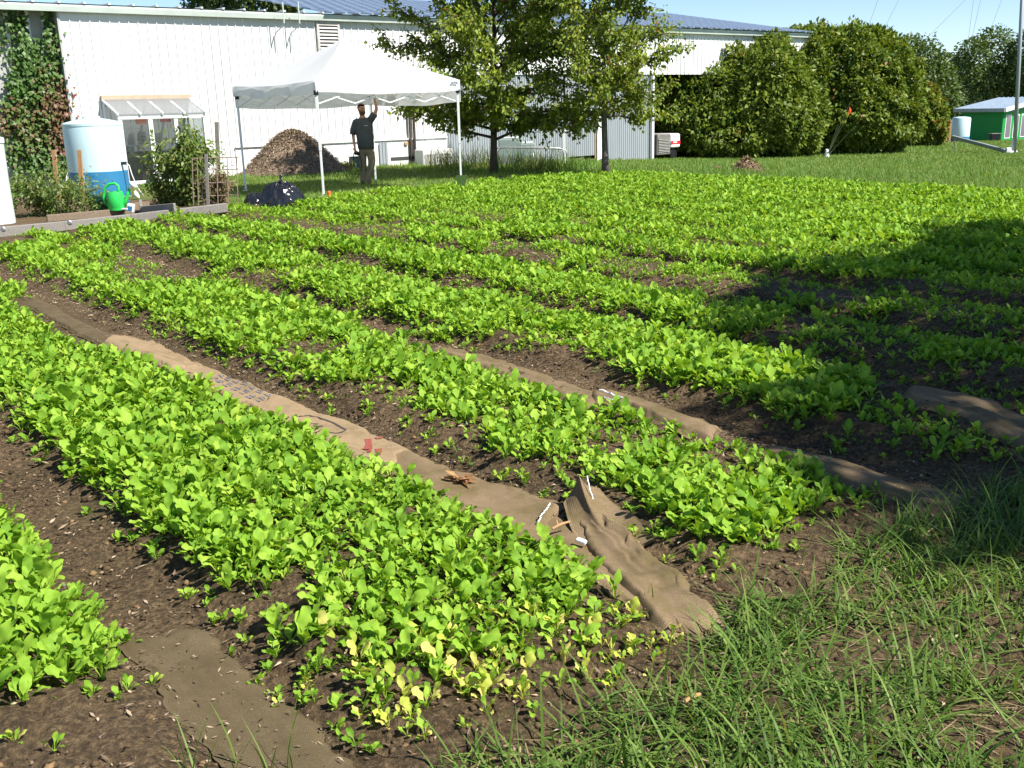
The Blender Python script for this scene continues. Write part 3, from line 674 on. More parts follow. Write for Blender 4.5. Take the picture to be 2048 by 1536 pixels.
# candidates on a jittered grid
def candidates(s0, s1, t0, t1, sp_):
    a = np.arange(s0, s1, sp_); b = np.arange(t0, t1, sp_); A, B = np.meshgrid(a, b, indexing='ij')
    A = A.ravel() + rng.uniform(-.5, .5, A.size) * sp_; B = B.ravel() + rng.uniform(-.5, .5, B.size) * sp_
    return xy(A, B)
cx1, cy1 = candidates(1.4, 18.6, -3.4, 18, 0.050)
X, Y = cx1, cy1
px, py = proj(X, Y, gz(X, Y) + 0.1)
ok = (px > -500) & (px < 2900) & (py < 1900) & (Y > 1.2)
X, Y = X[ok], Y[ok]
dens = density(X, Y)
far = np.hypot(X, Y)
keep = rng.random(len(X)) < dens * np.where(far > 11, 0.46, np.where(far > 6, 0.66, 0.92))
tiny = (~keep) & (rng.random(len(X)) < np.where((X * DT[0] + Y * DT[1]) > 2.5, 0.24, 0.11)) & (dens > 0.015)
def off_sacks(X, Y, pad=0.0):
    bad = np.zeros(len(X), bool)
    for L, Rr in SACKS:
        c = (L + Rr) / 2
        for i in range(0, len(c), 3):
            w = np.hypot(*(Rr[i] - L[i])) / 2 + pad
            bad |= (X - c[i, 0]) ** 2 + (Y - c[i, 1]) ** 2 < w * w
    return ~bad
okS = off_sacks(X, Y, -0.05)
keep &= okS; tiny &= okS
s_, t_ = st(X, Y)
size = np.clip(rng.normal(0.72, 0.14, len(X)), .4, 1.1) * np.where(far > 11, 1.15, 1.0) * (0.55 + 0.45 * sstep(0.1, 0.8, dens))
size = size * (0.66 + 0.62 * fbm(X * 1.6 + 5, Y * 1.6 + 2, 3) * (1 + 0 * X)) * np.where(t_ < 2.4, 0.88, 0.9)
size = np.where(tiny, rng.uniform(0.2, 0.42, len(X)), size)
# the front end of the big bed is small and yellowing
ye = (1 - sstep(0.12, 0.62, s_ - near_end(t_))) * sstep(1.0, 1.3, t_) * (1 - sstep(2.3, 2.5, t_))
size = size * (1 - 0.45 * ye * sstep(1.4, 2.0, t_))
sel = keep | tiny
PX = np.stack([X, Y], 1)[sel]; size = size[sel]; ye = ye[sel]; far = far[sel]; pt_ = t_[sel]; ps_ = s_[sel]
pz = gz(PX[:, 0], PX[:, 1]) - 0.004
ppx, ppy = proj(PX[:, 0], PX[:, 1], pz + 0.08)
infr = (ppx > 5) & (ppx < 2043) & (ppy > 0) & (ppy < 1520)
rank = np.where(infr, size / far, 0)
order = np.argsort(-rank); indiv = np.zeros(len(rank), bool); indiv[order[:280]] = True
print("plants", len(rank))
protos = [crop_plant(0, 1.0, 0.006) for _ in range(14)]
yprotos = [crop_plant(0, 0.85, 0.42, random.randint(5, 7)) for _ in range(6)]
tprotos = [crop_plant(0, 1.0, 0.05, 4) for _ in range(4)]
def pm(lst):
    out = []
    for V, Q, va in lst:
        o = npmesh("mustard_plant", V, Q, MT['crop'], va, smooth=True); out.append(o.data); bpy.data.objects.remove(o)
    return out
meshes, ymeshes, tmeshes = pm(protos), pm(yprotos), pm(tprotos)
BEDLAB = [(0.92, "bed in the left bottom corner", "plants of the bed in the left bottom corner"), (2.42, "big front bed left of the wide burlap path", "plants of the big front bed"),
          (3.95, "bed right of the wide burlap path", "plants of the bed right of the wide burlap path"), (99, "bed beside the striped sack at the shade's edge", "plants of the bed by the striped sack")]
for i in np.where(indiv)[0]:
    small = size[i] < 0.43; yel = rng.random() < ye[i]
    me = ymeshes[rng.integers(6)] if yel else (tmeshes[rng.integers(4)] if small else meshes[rng.integers(14)])
    o = bpy.data.objects.new("mustard_plant", me); COL.objects.link(o)
    o.location = (PX[i, 0], PX[i, 1], pz[i]); k = float(size[i]); o.scale = (k, k, k * float(rng.uniform(.9, 1.2)))
    o.rotation_euler = (rng.normal(0, .08), rng.normal(0, .08), rng.uniform(0, 6.28))
    bed = next(b for b in BEDLAB if pt_[i] < b[0])
    kindw = "small yellowing mustard green" if yel else ("tiny mustard seedling" if small else "bright green leafy mustard plant")
    tag(o, f"{kindw} in the {bed[1]}", "leafy green", kindw + "s: " + bed[2])
for (x_, y_) in [(722, 1440), (745, 1455), (760, 1430), (778, 1462), (800, 1440), (815, 1475), (838, 1455), (850, 1480), (600, 1380), (618, 1372), (1020, 1392), (1045, 1400), (1235, 1365), (1210, 1372), (1180, 1368), (1262, 1300), (30, 1490), (110, 1505), (560, 1420), (690, 1330)]:
    p_ = pt(x_, y_); o = bpy.data.objects.new("mustard_plant", ymeshes[rng.integers(6)]); COL.objects.link(o); o.location = p_; k = float(rng.uniform(.34, .5)); o.scale = (k, k, k); o.rotation_euler.z = float(rng.uniform(0, 6.28))
    tag(o, "tiny yellowing seedling on the bare soil in front of the left beds", "leafy green", "yellowing seedlings on the bare soil in front")
# the rest of the crop
Vs, Qs, va, b = [], [], [], 0
for lod, sel_ in ((0, (~indiv) & (far < 4.6)), (1, (~indiv) & (far >= 4.6) & (far < 9.5)), (2, (~indiv) & (far >= 9.5))):
    idx = np.where(sel_)[0]
    vars_ = [crop_plant(lod, 1.0, 0.002) for _ in range(24)]
    yv = [crop_plant(lod, 1.0, 0.35, 5) for _ in range(6)]
    ch = rng.integers(0, 24, len(idx)); yl = rng.random(len(idx)) < ye[idx] * 1.1; ch = np.where(yl, 24 + ch % 6, ch)
    for k, (V, Q, v_) in enumerate(vars_ + yv):
        ii = idx[ch == k]
        if not len(ii): continue
        a = rng.uniform(0, 6.28, len(ii)); c, s = np.cos(a)[:, None], np.sin(a)[:, None]; k_ = size[ii][:, None]
        tx = rng.normal(0, .08, len(ii))[:, None]; ty = rng.normal(0, .08, len(ii))[:, None]
        W = np.stack([(V[:, 0] * c - V[:, 1] * s) * k_ + V[:, 2] * k_ * tx + PX[ii, 0][:, None], (V[:, 0] * s + V[:, 1] * c) * k_ + V[:, 2] * k_ * ty + PX[ii, 1][:, None], V[:, 2] * k_ * rng.uniform(.9, 1.2, len(ii))[:, None] + pz[ii][:, None]], -1)
        Vs.append(W.reshape(-1, 3)); Qs.append((Q[None] + (np.arange(len(ii)) * len(V))[:, None, None] + b).reshape(-1, 4)); b += W.shape[0] * W.shape[1]
        dv = rng.uniform(-.35, .25, len(ii))[:, None]
        va.append(np.where(v_[None] < 0.87, np.clip(v_[None] + dv, 0, .86), v_[None] + 0 * dv).ravel())
kind(npmesh("leafy_crop", np.concatenate(Vs), np.concatenate(Qs), MT['crop'], np.concatenate(va), smooth=True), 'stuff')

# ------------------------------------------------------------------ litter: clods, wood chips, weeds
def scatter(n, smin, smax, tmin, tmax, pad=0.0, cond=None):
    S = rng.uniform(smin, smax, n); T = rng.uniform(tmin, tmax, n); X, Y = xy(S, T); px, py = proj(X, Y, gz(X, Y))
    k = (px > -60) & (px < 2110) & (py < 1620) & (Y > 1.5)
    X, Y, S, T = X[k], Y[k], S[k], T[k]
    k = off_sacks(X, Y, pad) if pad is not None else np.ones(len(X), bool)
    return X[k], Y[k], S[k], T[k]
X, Y, S, T = scatter(62000, 1.0, 13, -1, 9, -0.03)
n = len(X); P = np.stack([X, Y, gz(X, Y) + 0.008], 1); a = rng.uniform(0, 6.28, n); D = norm(np.stack([np.cos(a), np.sin(a), rng.normal(0, .25, n)], 1))
V, Q = leaf_quads(P, D, norm(np.stack([rng.normal(0, .4, n), rng.normal(0, .4, n), np.ones(n)], 1)), rng.uniform(.006, .045, n) * rng.uniform(.4, 1.2, n) * (1 + .06 * S), rng.uniform(.003, .010, n) * (1 + .06 * S), fold=0.2)
kind(npmesh("mulch_litter", V, Q, MT['chips'], rng.random(n) ** 1.6), 'stuff')
X2, Y2, S_2, T_2 = scatter(30000, .4, 8, 0.4, 4.6, None)
k = ~off_sacks(X2, Y2, .02); X2, Y2 = X2[k], Y2[k]; n = len(X2); P = np.stack([X2, Y2, gz(X2, Y2) + rng.uniform(.012, .034, n)], 1); a = rng.uniform(0, 6.28, n); D = norm(np.stack([np.cos(a), np.sin(a), rng.normal(0, .1, n)], 1))
V, Q = leaf_quads(P, D, norm(np.stack([rng.normal(0, .2, n), rng.normal(0, .2, n), np.ones(n)], 1)), rng.uniform(.004, .03, n), rng.uniform(.003, .007, n), fold=0.1)
kind(npmesh("mulch_litter", V, Q, MT['chips'], rng.random(n) ** 2.2), 'stuff')
X, Y, S, T = scatter(22000, 1.3, 9, -.5, 7, 0.0)
n = len(X); r = rng.gamma(1.6, 0.004, n) + 0.0025; r = np.minimum(r, 0.015)
oc = np.array([(1, 0, 0), (0, 1, 0), (-1, 0, 0), (0, -1, 0), (0, 0, 1), (0, 0, -.6), (.6, .6, .55), (-.6, .6, .5), (-.6, -.6, .55), (.6, -.6, .5)], float)
of = np.array([(4, 0, 6, 6), (4, 6, 1, 1), (4, 1, 7, 7), (4, 7, 2, 2), (4, 2, 8, 8), (4, 8, 3, 3), (4, 3, 9, 9), (4, 9, 0, 0), (6, 0, 1, 1), (7, 1, 2, 2), (8, 2, 3, 3), (9, 3, 0, 0), (5, 1, 0, 0), (5, 2, 1, 1), (5, 3, 2, 2), (5, 0, 3, 3)])[:, :3]
a = rng.uniform(0, 6.28, n); c, s = np.cos(a)[:, None], np.sin(a)[:, None]
J = oc[None] * rng.uniform(.55, 1.45, (n, 10, 1)) * r[:, None, None] * np.stack([rng.uniform(.8, 1.4, n), rng.uniform(.7, 1.1, n), rng.uniform(.45, .8, n)], 1)[:, None, :]
W = np.stack([J[..., 0] * c - J[..., 1] * s + X[:, None], J[..., 0] * s + J[..., 1] * c + Y[:, None], J[..., 2] + (gz(X, Y) + r * 0.12)[:, None]], -1)
MT['clod'] = leafmat("soil clods", [(0, (0.04, 0.028, 0.017)), (0.7, (0.11, 0.075, 0.042)), (1, (0.26, 0.165, 0.08))], trans=0, rough=0.95, spec=0.1)
kind(npmesh("soil_clods", W.reshape(-1, 3), (of[None] + (np.arange(n) * 10)[:, None, None]).reshape(-1, 3), MT['clod'], np.repeat(rng.random(n) ** 1.3, 16)), 'stuff')
X, Y, S, T = scatter(9000, 2.2, 12, .3, 8, 0.02)
k = (fbm(X * 1.7, Y * 1.7, 3) > 0.5) & (rng.random(len(X)) < 0.6) & (path_w(T) < 0.8); X, Y = X[k], Y[k]; n = len(X); m = 5
P = np.repeat(np.stack([X, Y, gz(X, Y) + .003], 1), m, 0); a = rng.uniform(0, 6.28, n * m); D = norm(np.stack([np.cos(a), np.sin(a), rng.uniform(.5, 1.6, n * m)], 1))
V, Q = leaf_quads(P + D * rng.uniform(0, .02, (n * m, 1)), D, norm(np.stack([-np.cos(a), -np.sin(a), np.ones(n * m)], 1)), rng.uniform(.012, .035, n * m), rng.uniform(.007, .016, n * m))
kind(npmesh("small_weeds", V, Q, MT['tomato'], rng.random(n * m) * .7), 'stuff')

# ------------------------------------------------------------------ grass
def blades(P, H, Wd, lean, az, nseg, bend):
    n = len(P); t = np.linspace(0, 1, nseg + 1)
    d = np.stack([np.cos(az), np.sin(az)], 1)
    ang = lean[:, None] + bend[:, None] * t[None]          # from vertical
    seg = (H / nseg)[:, None]
    am = (ang[:, 1:] + ang[:, :-1]) / 2
    r = np.concatenate([np.zeros((n, 1)), np.cumsum(np.sin(am) * seg, 1)], 1); z = np.concatenate([np.zeros((n, 1)), np.cumsum(np.cos(am) * seg, 1)], 1)
    z = np.maximum(z, 0.004)
    C = np.stack([P[:, 0:1] + d[:, 0:1] * r, P[:, 1:2] + d[:, 1:2] * r, P[:, 2:3] + z], -1)
    sd = np.stack([-d[:, 1], d[:, 0]], 1); w = Wd[:, None] * 0.5 * (1 - t[None] ** 2.2 * 0.94)
    off = np.stack([sd[:, 0:1] * w, sd[:, 1:2] * w, 0 * w], -1)
    V = np.stack([C - off, C + off], 2).reshape(n, -1, 3); k = np.arange(nseg)
    q = np.stack([2 * k, 2 * k + 1, 2 * k + 3, 2 * k + 2], 1)
    return V.reshape(-1, 3), (q[None] + (np.arange(n) * (2 * nseg + 2))[:, None, None]).reshape(-1, 4)
GP = np.array([(2950, 640), (2400, 830), (2120, 930), (1985, 985), (1900, 1030), (1760, 1060), (1690, 1130), (1600, 1190), (1480, 1225), (1445, 1290), (1400, 1370), (1270, 1400), (1150, 1450), (1020, 1480), (880, 1540), (760, 1900), (2950, 1900)], float)
def inpoly(px, py, poly):
    c = np.zeros(len(px), bool); j = len(poly) - 1
    for i in range(len(poly)):
        xi, yi = poly[i]; xj, yj = poly[j]
        c ^= ((yi > py) != (yj > py)) & (px < (xj - xi) * (py - yi) / (yj - yi + 1e-9) + xi); j = i
    return c
X, Y = rng.uniform(-1.6, 4.2, 95000), rng.uniform(1.7, 5.2, 95000)
px, py = proj(X, Y, gz(X, Y)); k = inpoly(px + 90 * (fbm(X * 5, Y * 5, 2) - .5), py + 60 * (fbm(X * 5 + 9, Y * 5, 2) - .5), GP)
tuft = fbm(X * 2.6 + 4, Y * 2.6, 3)
bare = np.hypot((px - 1990) / 130, (py - 1475) / 65) < 1; bare2 = np.hypot((px - 1720) / 120, (py - 1310) / 40) < 1
k &= rng.random(len(X)) < np.where(bare | bare2, 0.06, 0.45 + 0.5 * sstep(.34, .56, tuft))
X, Y = X[k], Y[k]; n = len(X); P = np.stack([X, Y, gz(X, Y) - .003], 1)
print("near grass", n)
tall = rng.random(n) < .4
H = np.where(tall, rng.uniform(.11, .30, n), rng.uniform(.04, .13, n)); Wd = rng.uniform(.0035, .0095, n)
lean = np.abs(rng.normal(.5, .4, n)) + (rng.random(n) < .6) * rng.uniform(.5, 1.0, n); az = rng.uniform(0, 6.28, n); bend = rng.uniform(.2, 1.5, n)
V, Q = blades(P, H, Wd, lean, az, 7, bend)
va = np.repeat(np.clip(rng.beta(2, 2, n) * .85 + (rng.random(n) < .05) * .3, 0, 1), 7)
kind(npmesh("tall_grass", V, Q, MT['grass'], va, smooth=True), 'stuff')
# flattened dry blades
X, Y = rng.uniform(-1.6, 4.2, 30000), rng.uniform(1.7, 5.2, 30000); px, py = proj(X, Y, gz(X, Y)); k = inpoly(px, py, GP) & (rng.random(len(X)) < .17); X, Y = X[k], Y[k]; n = len(X)
V, Q = blades(np.stack([X, Y, gz(X, Y) + .006], 1), rng.uniform(.04, .2, n), rng.uniform(.002, .006, n), rng.uniform(1.25, 1.5, n), rng.uniform(0, 6.28, n), 3, rng.uniform(-.1, .25, n))
kind(npmesh("dry_straw", V, Q, MT['straw'], np.repeat(rng.random(n), 3)), 'stuff')
# bare garden soil behind the timber edging
_a, _b, _c, _d = (np.array(pt(*p)[:2]) for p in ((-80, 480), (475, 428), (450, 398), (-80, 404)))
_u, _v = np.meshgrid(np.linspace(0, 1, 90), np.linspace(0, 1, 40), indexing='ij'); _u = _u[..., None]; _v = _v[..., None]
_p = (_a * (1 - _u) + _b * _u) * (1 - _v) + (_d * (1 - _u) + _c * _u) * _v
_z = base_z(_p[..., 0], _p[..., 1]) + .012 + .04 * (fbm(_p[..., 0] * 3, _p[..., 1] * 3, 4) - .4)
_I = np.arange(3600).reshape(90, 40); _q = np.stack([_I[:-1, :-1], _I[1:, :-1], _I[1:, 1:], _I[:-1, 1:]], -1).reshape(-1, 4)
kind(npmesh("garden_soil", np.concatenate([_p, _z[..., None]], -1), _q, MT['soil'], smooth=True), 'structure')
# stray grass blades on the bottom edge
gx_ = [(365, 1560), (385, 1565), (470, 1545), (545, 1570), (575, 1560), (1075, 1215), (1290, 1215), (1085, 1195)]
B = np.concatenate([np.array([list(pt(*p))] * 4) + rng.normal(0, .012, (4, 3)) * (1, 1, 0) for p in gx_]); n = len(B)
Hs = np.where(np.arange(n) < 20, rng.uniform(.12, .26, n), rng.uniform(.06, .12, n))
V, Q = blades(B, Hs, rng.uniform(.003, .006, n), np.abs(rng.normal(.25, .15, n)), rng.uniform(0, 6.28, n), 6, rng.uniform(.2, .8, n))
kind(npmesh("stray_grass", V, Q, MT['grass'], np.repeat(rng.uniform(.3, .7, n), 6), smooth=True), 'stuff')
# lawn beyond the field
n0 = 560000
Yr = 15 + (62 - 15) * rng.random(n0) ** 1.5; Xr = rng.uniform(-.7, .85, n0) * Yr
s, t = st(Xr, Yr); k = (s > far_end(t) + 0.25 + .5 * fbm(Xr, Yr, 2)) | (t > 17.75); 
px, py = proj(Xr, Yr, base_z(Xr, Yr)); k &= (px > -350) & (px < 2700)
# bare trodden ground round the garden boxes on the left, keep a thin lawn there
k &= ~((px < 470) & (rng.random(n0) < .6)); k &= ~inpoly(px, py, np.array([(-70, 486), (480, 430), (455, 398), (300, 388), (-70, 404)], float))
Xr, Yr = Xr[k], Yr[k]; n = len(Xr); dist = Yr
print("lawn", n)
tuf = fbm(Xr * .7, Yr * .7, 3); tallg = sstep(14.5, 18.5, DT[0] * Xr + DT[1] * Yr) * (1 - sstep(24, 30, DT[0] * Xr + DT[1] * Yr))
H = rng.uniform(.03, .09, n) * (0.7 + .8 * tuf) * (1 + 1.3 * tallg * rng.random(n) * sstep(.45, .6, tuf)) + .015; Wd = rng.uniform(.006, .012, n) * (dist / 20)
V, Q = blades(np.stack([Xr, Yr, base_z(Xr, Yr) - .012], 1), H, Wd, np.abs(rng.normal(.3, .3, n)), rng.uniform(0, 6.28, n), 2, rng.uniform(.1, .9, n))
yl = np.clip(rng.beta(2, 2, n) * .8 + .35 * (fbm(Xr * .35 + 3, Yr * .35, 3) - .5) + (rng.random(n) < .06) * .4, 0, 1)
kind(npmesh("lawn_grass", V, Q, MT['lawnblade'], np.repeat(yl, 2)), 'stuff')

# ------------------------------------------------------------------ warehouse
_d0 = ray(150, 300); W0 = Vector((_d0.x / _d0.y * 26.5, 26.5, 0))
WD = Vector((DT[0], DT[1], 0)); WN = Vector((-DS[0], -DS[1], 0))      # along the wall, out of the wall (towards the field)
WROT = math.atan2(DT[1], DT[0])
def wh(px, py, d=0.0):
    """pixel -> (k, z) on the plane d metres in front of the wall"""
    r = ray(px, py); o = Vector((0, 0, HC))
    t = (d - (o - W0).dot(WN)) / r.dot(WN); p = o + r * t
    return (p - W0).dot(WD), p.z
def wl(k, d, z): return (k, -d, z)                     # into the local frame of a thing standing at W0 with rotation WROT
def wgz(k, d=0):
    p = W0 + WD * k + WN * d; return gzf(p.x, p.y)
EZ = wh(150, 9, 0.2)[1]
kL = wh(-420, 100)[0]; kV = wh(119, 60)[0]; kS = wh(893, 280)[0]; kE = wh(1307, 280)[0]; kR = wh(1610, 180)[0]
zS = wh(1330, 149)[1]
print("wall", kL, kV, kS, kE, kR, EZ, zS, wgz(kV), wgz(kE))
wb = thing("warehouse", "long white ribbed metal warehouse with blue panelled roof behind the field", "building", W0, WROT)
def ribbed(name, k0, k1, z0f, z1, m, pitch, rw, rd, d0, parent, phase=0.0):
    """trapezoidal ribs every pitch; z0f(k) gives the foot"""
    xs = []; k = k0
    while k < k1 - 0.01:
        e = min(k + pitch, k1)
        xs += [(k, 0), (k + rw * .25, rd), (k + rw * .75, rd), (k + rw, 0)] if e - k > rw * 1.2 else [(k, 0)]
        k = e
    xs.append((k1, 0)); mb = MB(); vs = []
    for x, y in xs: vs += [wl(x, d0 + y, z0f(x)), wl(x, d0 + y, z1)]
    mb.add(vs, [(2 * i, 2 * i + 2, 2 * i + 3, 2 * i + 1) for i in range(len(xs) - 1)])
    return mb.build(name, m, parent)
foot = lambda k: wgz(k) - 0.15
ribbed("wall", kV, kS, foot, EZ - 0.1, MT['white_metal'], 0.245, 0.045, 0.028, 0, wb)
ribbed("upper_wall", kS, kR, lambda k: zS, EZ - 0.1, MT['white_metal'], 0.245, 0.045, 0.028, 0.0, wb)
mb = MB(); mb.box(wl((kL + kV) / 2, -0.45, EZ / 2 - .1), (kV - kL, 0.1, EZ + 0.2)); mb.box(wl(kV - 0.02, -.2, EZ / 2 - .1), (0.04, 0.5, EZ + .2)); mb.build("recessed_wall", MT['grey_siding'], wb)
mb = MB()
for px_ in (20, 62, 95): k_ = wh(px_, 100, -.4)[0]; mb.box(wl(k_, -0.36, EZ / 2), (0.09, 0.07, EZ - .2))
mb.build("wall_batten", MT['white'], wb)
for px_ in (115, 207):
    zz = wh(300, px_)[1]; mb = MB(); k = kV + .12
    while k < kS: mb.box(wl(k, .004, zz), (.03, .012, .03)); k += 0.245
    mb.build("screw_row", MT['louver'], wb)
mb = MB(); k0_, z0_ = wh(600, 296, .03); k1_, z1_ = wh(868, 268, .03)
zl = (z0_ + z1_) / 2; kk = wh(470, 300)[0]
mb.box(wl((kk + kS) / 2, 0.05, zl), (kS - kk, 0.06, 0.035)); mb.build("skirting_ledge", MT['white_metal'], wb)
mb = MB(); mb.box(wl((kk + kS) / 2, 0.018, zl / 2 - .1), (kS - kk, 0.02, zl + .15)); mb.build("skirting", MT['white_metal'], wb)
# gutter and eave
mb = MB(); prof = [(0.02, 0.0), (0.02, -0.02), (0.06, -0.17), (0.17, -0.17), (0.20, -0.05), (0.20, 0.0)]
vs = [wl(kL, d, EZ + z) for d, z in prof] + [wl(kR, d, EZ + z) for d, z in prof]; n = len(prof)
mb.add(vs, [tuple(range(n)), tuple(range(2 * n - 1, n - 1, -1))] + [(i, (i + 1) % n, (i + 1) % n + n, i + n) for i in range(n)])
mb.build("gutter", MT['trim_green'], wb)
# roof: shallow white sheet with rib ends over the gutter, blue panels rising behind
mb = MB(); mb.add([wl(kL, .22, EZ + .02), wl(kR, .22, EZ + .02), wl(kR, -9, EZ + .32), wl(kL, -9, EZ + .32)], [(0, 1, 2, 3)])
mb.add([wl(kL, -9, EZ + .32), wl(kR, -9, EZ + .32), wl(kR, -18, EZ - .2), wl(kL, -18, EZ - .2)], [(0, 1, 2, 3)])
k = kL + .2
while k < kR:
    mb.box(wl(k, -.12, EZ + .045), (0.06, 0.7, 0.05)); k += 0.61
mb.build("roof", MT['roof_white'], wb)
kB = wh(642, 20)[0]
mb = MB(); mb.add([wl(kB, .3, EZ + .07), wl(kR, .3, EZ + .07), wl(kR, -8, EZ + 1.5), wl(kB, -8, EZ + 1.5), wl(kB, .3, EZ + .03), wl(kR, .3, EZ + .03), wl(kR, -8, EZ + 1.46), wl(kB, -8, EZ + 1.46)],
    [(0, 1, 2, 3), (7, 6, 5, 4), (0, 4, 5, 1), (1, 5, 6, 2), (2, 6, 7, 3), (3, 7, 4, 0)]); mb.build("blue_roof", MT['blue_roof'], wb)
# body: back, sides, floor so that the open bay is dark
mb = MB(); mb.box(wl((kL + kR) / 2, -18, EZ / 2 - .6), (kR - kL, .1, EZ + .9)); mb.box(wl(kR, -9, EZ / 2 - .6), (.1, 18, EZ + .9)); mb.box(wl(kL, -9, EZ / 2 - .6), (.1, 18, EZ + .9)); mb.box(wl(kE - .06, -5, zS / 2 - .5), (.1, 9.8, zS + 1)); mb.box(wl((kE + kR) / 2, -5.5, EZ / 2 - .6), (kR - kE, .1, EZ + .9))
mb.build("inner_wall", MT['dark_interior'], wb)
# silver infill of the long bay
zg = wgz((kS + kE) / 2)
ribbed("corrugated_panel", kS, wh(1130, 280)[0], foot, zS + .02, MT['galv'], 0.10, 0.07, 0.022, -0.06, wb)
kd0 = wh(1132, 280)[0]; kd1 = wh(1192, 280)[0]; zdb = wh(1165, 312)[1]
o = ribbed("sliding_door", kd0, kd1, lambda k: zdb, zS, MT['galv'], 0.10, 0.07, 0.02, -0.02, wb)
ribbed("corrugated_panel", wh(1202, 280)[0], kE, foot, zS + .02, MT['galv'], 0.11, 0.07, 0.02, -0.06, wb)
for p_ in ((1197, 0.16), (1303, 0.10)):
    k_ = wh(p_[0], 280)[0]; mb = MB(); mb.box(wl(k_, .03, (zS + wgz(k_)) / 2 - .1), (p_[1], .12, zS - wgz(k_) + .1)); mb.build("post", MT['white'], wb)
# louver vent
ka, za = wh(632, 45); kb, zb = wh(677, 100)
mb = MB(); w_, h_ = kb - ka, za - zb; cx_, cz_ = (ka + kb) / 2, (za + zb) / 2
for dx, dz, sx, sz in ((-w_ / 2, 0, .07, h_ + .07), (w_ / 2, 0, .07, h_ + .07), (0, h_ / 2, w_, .07), (0, -h_ / 2, w_, .07)): mb.box(wl(cx_ + dx, .06, cz_ + dz), (sx, .08, sz))
lv = mb.build("louver_vent", MT['louver'], wb)
mb = MB(); mb.box(wl(cx_, .032, cz_), (w_, .01, h_)); mb.build("backing", MT['louver_dark'], lv)
for i in range(8):
    mb = MB(); mb.box(wl(cx_, .07, cz_ - h_ / 2 + h_ * (i + .55) / 8), (w_ - .05, .012, h_ / 8 * 1.02), Matrix.Rotation(R(-38), 3, 'X')); mb.build("slat", MT['louver'], lv)
# conduits over the eave
for px_ in (567, 598):
    k_ = wh(px_, 30, .5)[0]; zt = wh(px_, 4, .5)[1]; mb = MB()
    mb.tube([wl(k_, .5, zt), wl(k_, .5, EZ - .3), wl(k_ - .05, .3, EZ - .45), wl(k_ - .08, .05, EZ - .55), wl(k_ - .08, .05, EZ - 1.0)], .018, 6); mb.build("conduit", MT['trim_green'], wb)
# dark downpipes
for px_ in (818, 826):
    k_ = wh(px_, 280)[0]; zt = wh(px_, 220)[1]; zb_ = wh(px_, 322)[1]; mb = MB(); mb.tube([wl(k_, .1, zt + 1.2), wl(k_, .1, max(zb_, wgz(k_)))], .045, 8); mb.build("downpipe", MT['bark'], wb)
mb = MB(); k0_, z0_ = wh(782, 318, .04); k1_, _ = wh(828, 318, .04); mb.box(wl((k0_ + k1_) / 2, .035, z0_), (k1_ - k0_, .02, .10)); mb.build("base_vent", MT['louver_dark'], wb)
k0_, z0_ = wh(757, 285, .05); k1_, z1_ = wh(777, 332, .05)
ribbed("meter_cabinet", k0_, k1_, lambda k: wgz(k) - .05, z0_, MT['galv'], .11, .05, .02, .06, wb)
k0_, z0_ = wh(812, 287, .05); mb = MB(); mb.box(wl(k0_, .06, z0_), (.12, .06, .08)); mb.build("junction_box", MT['wood_fresh'], wb)

def wthing(name, label, cat, px_, py_, d, group=None):
    """a thing standing on the ground in front of the wall, local x along the wall, -y towards the field"""
    k_, _ = wh(px_, py_, d); p = W0 + WD * k_ + WN * d; return thing(name, label, cat, (p.x, p.y, gzf(p.x, p.y)), WROT, group), k_

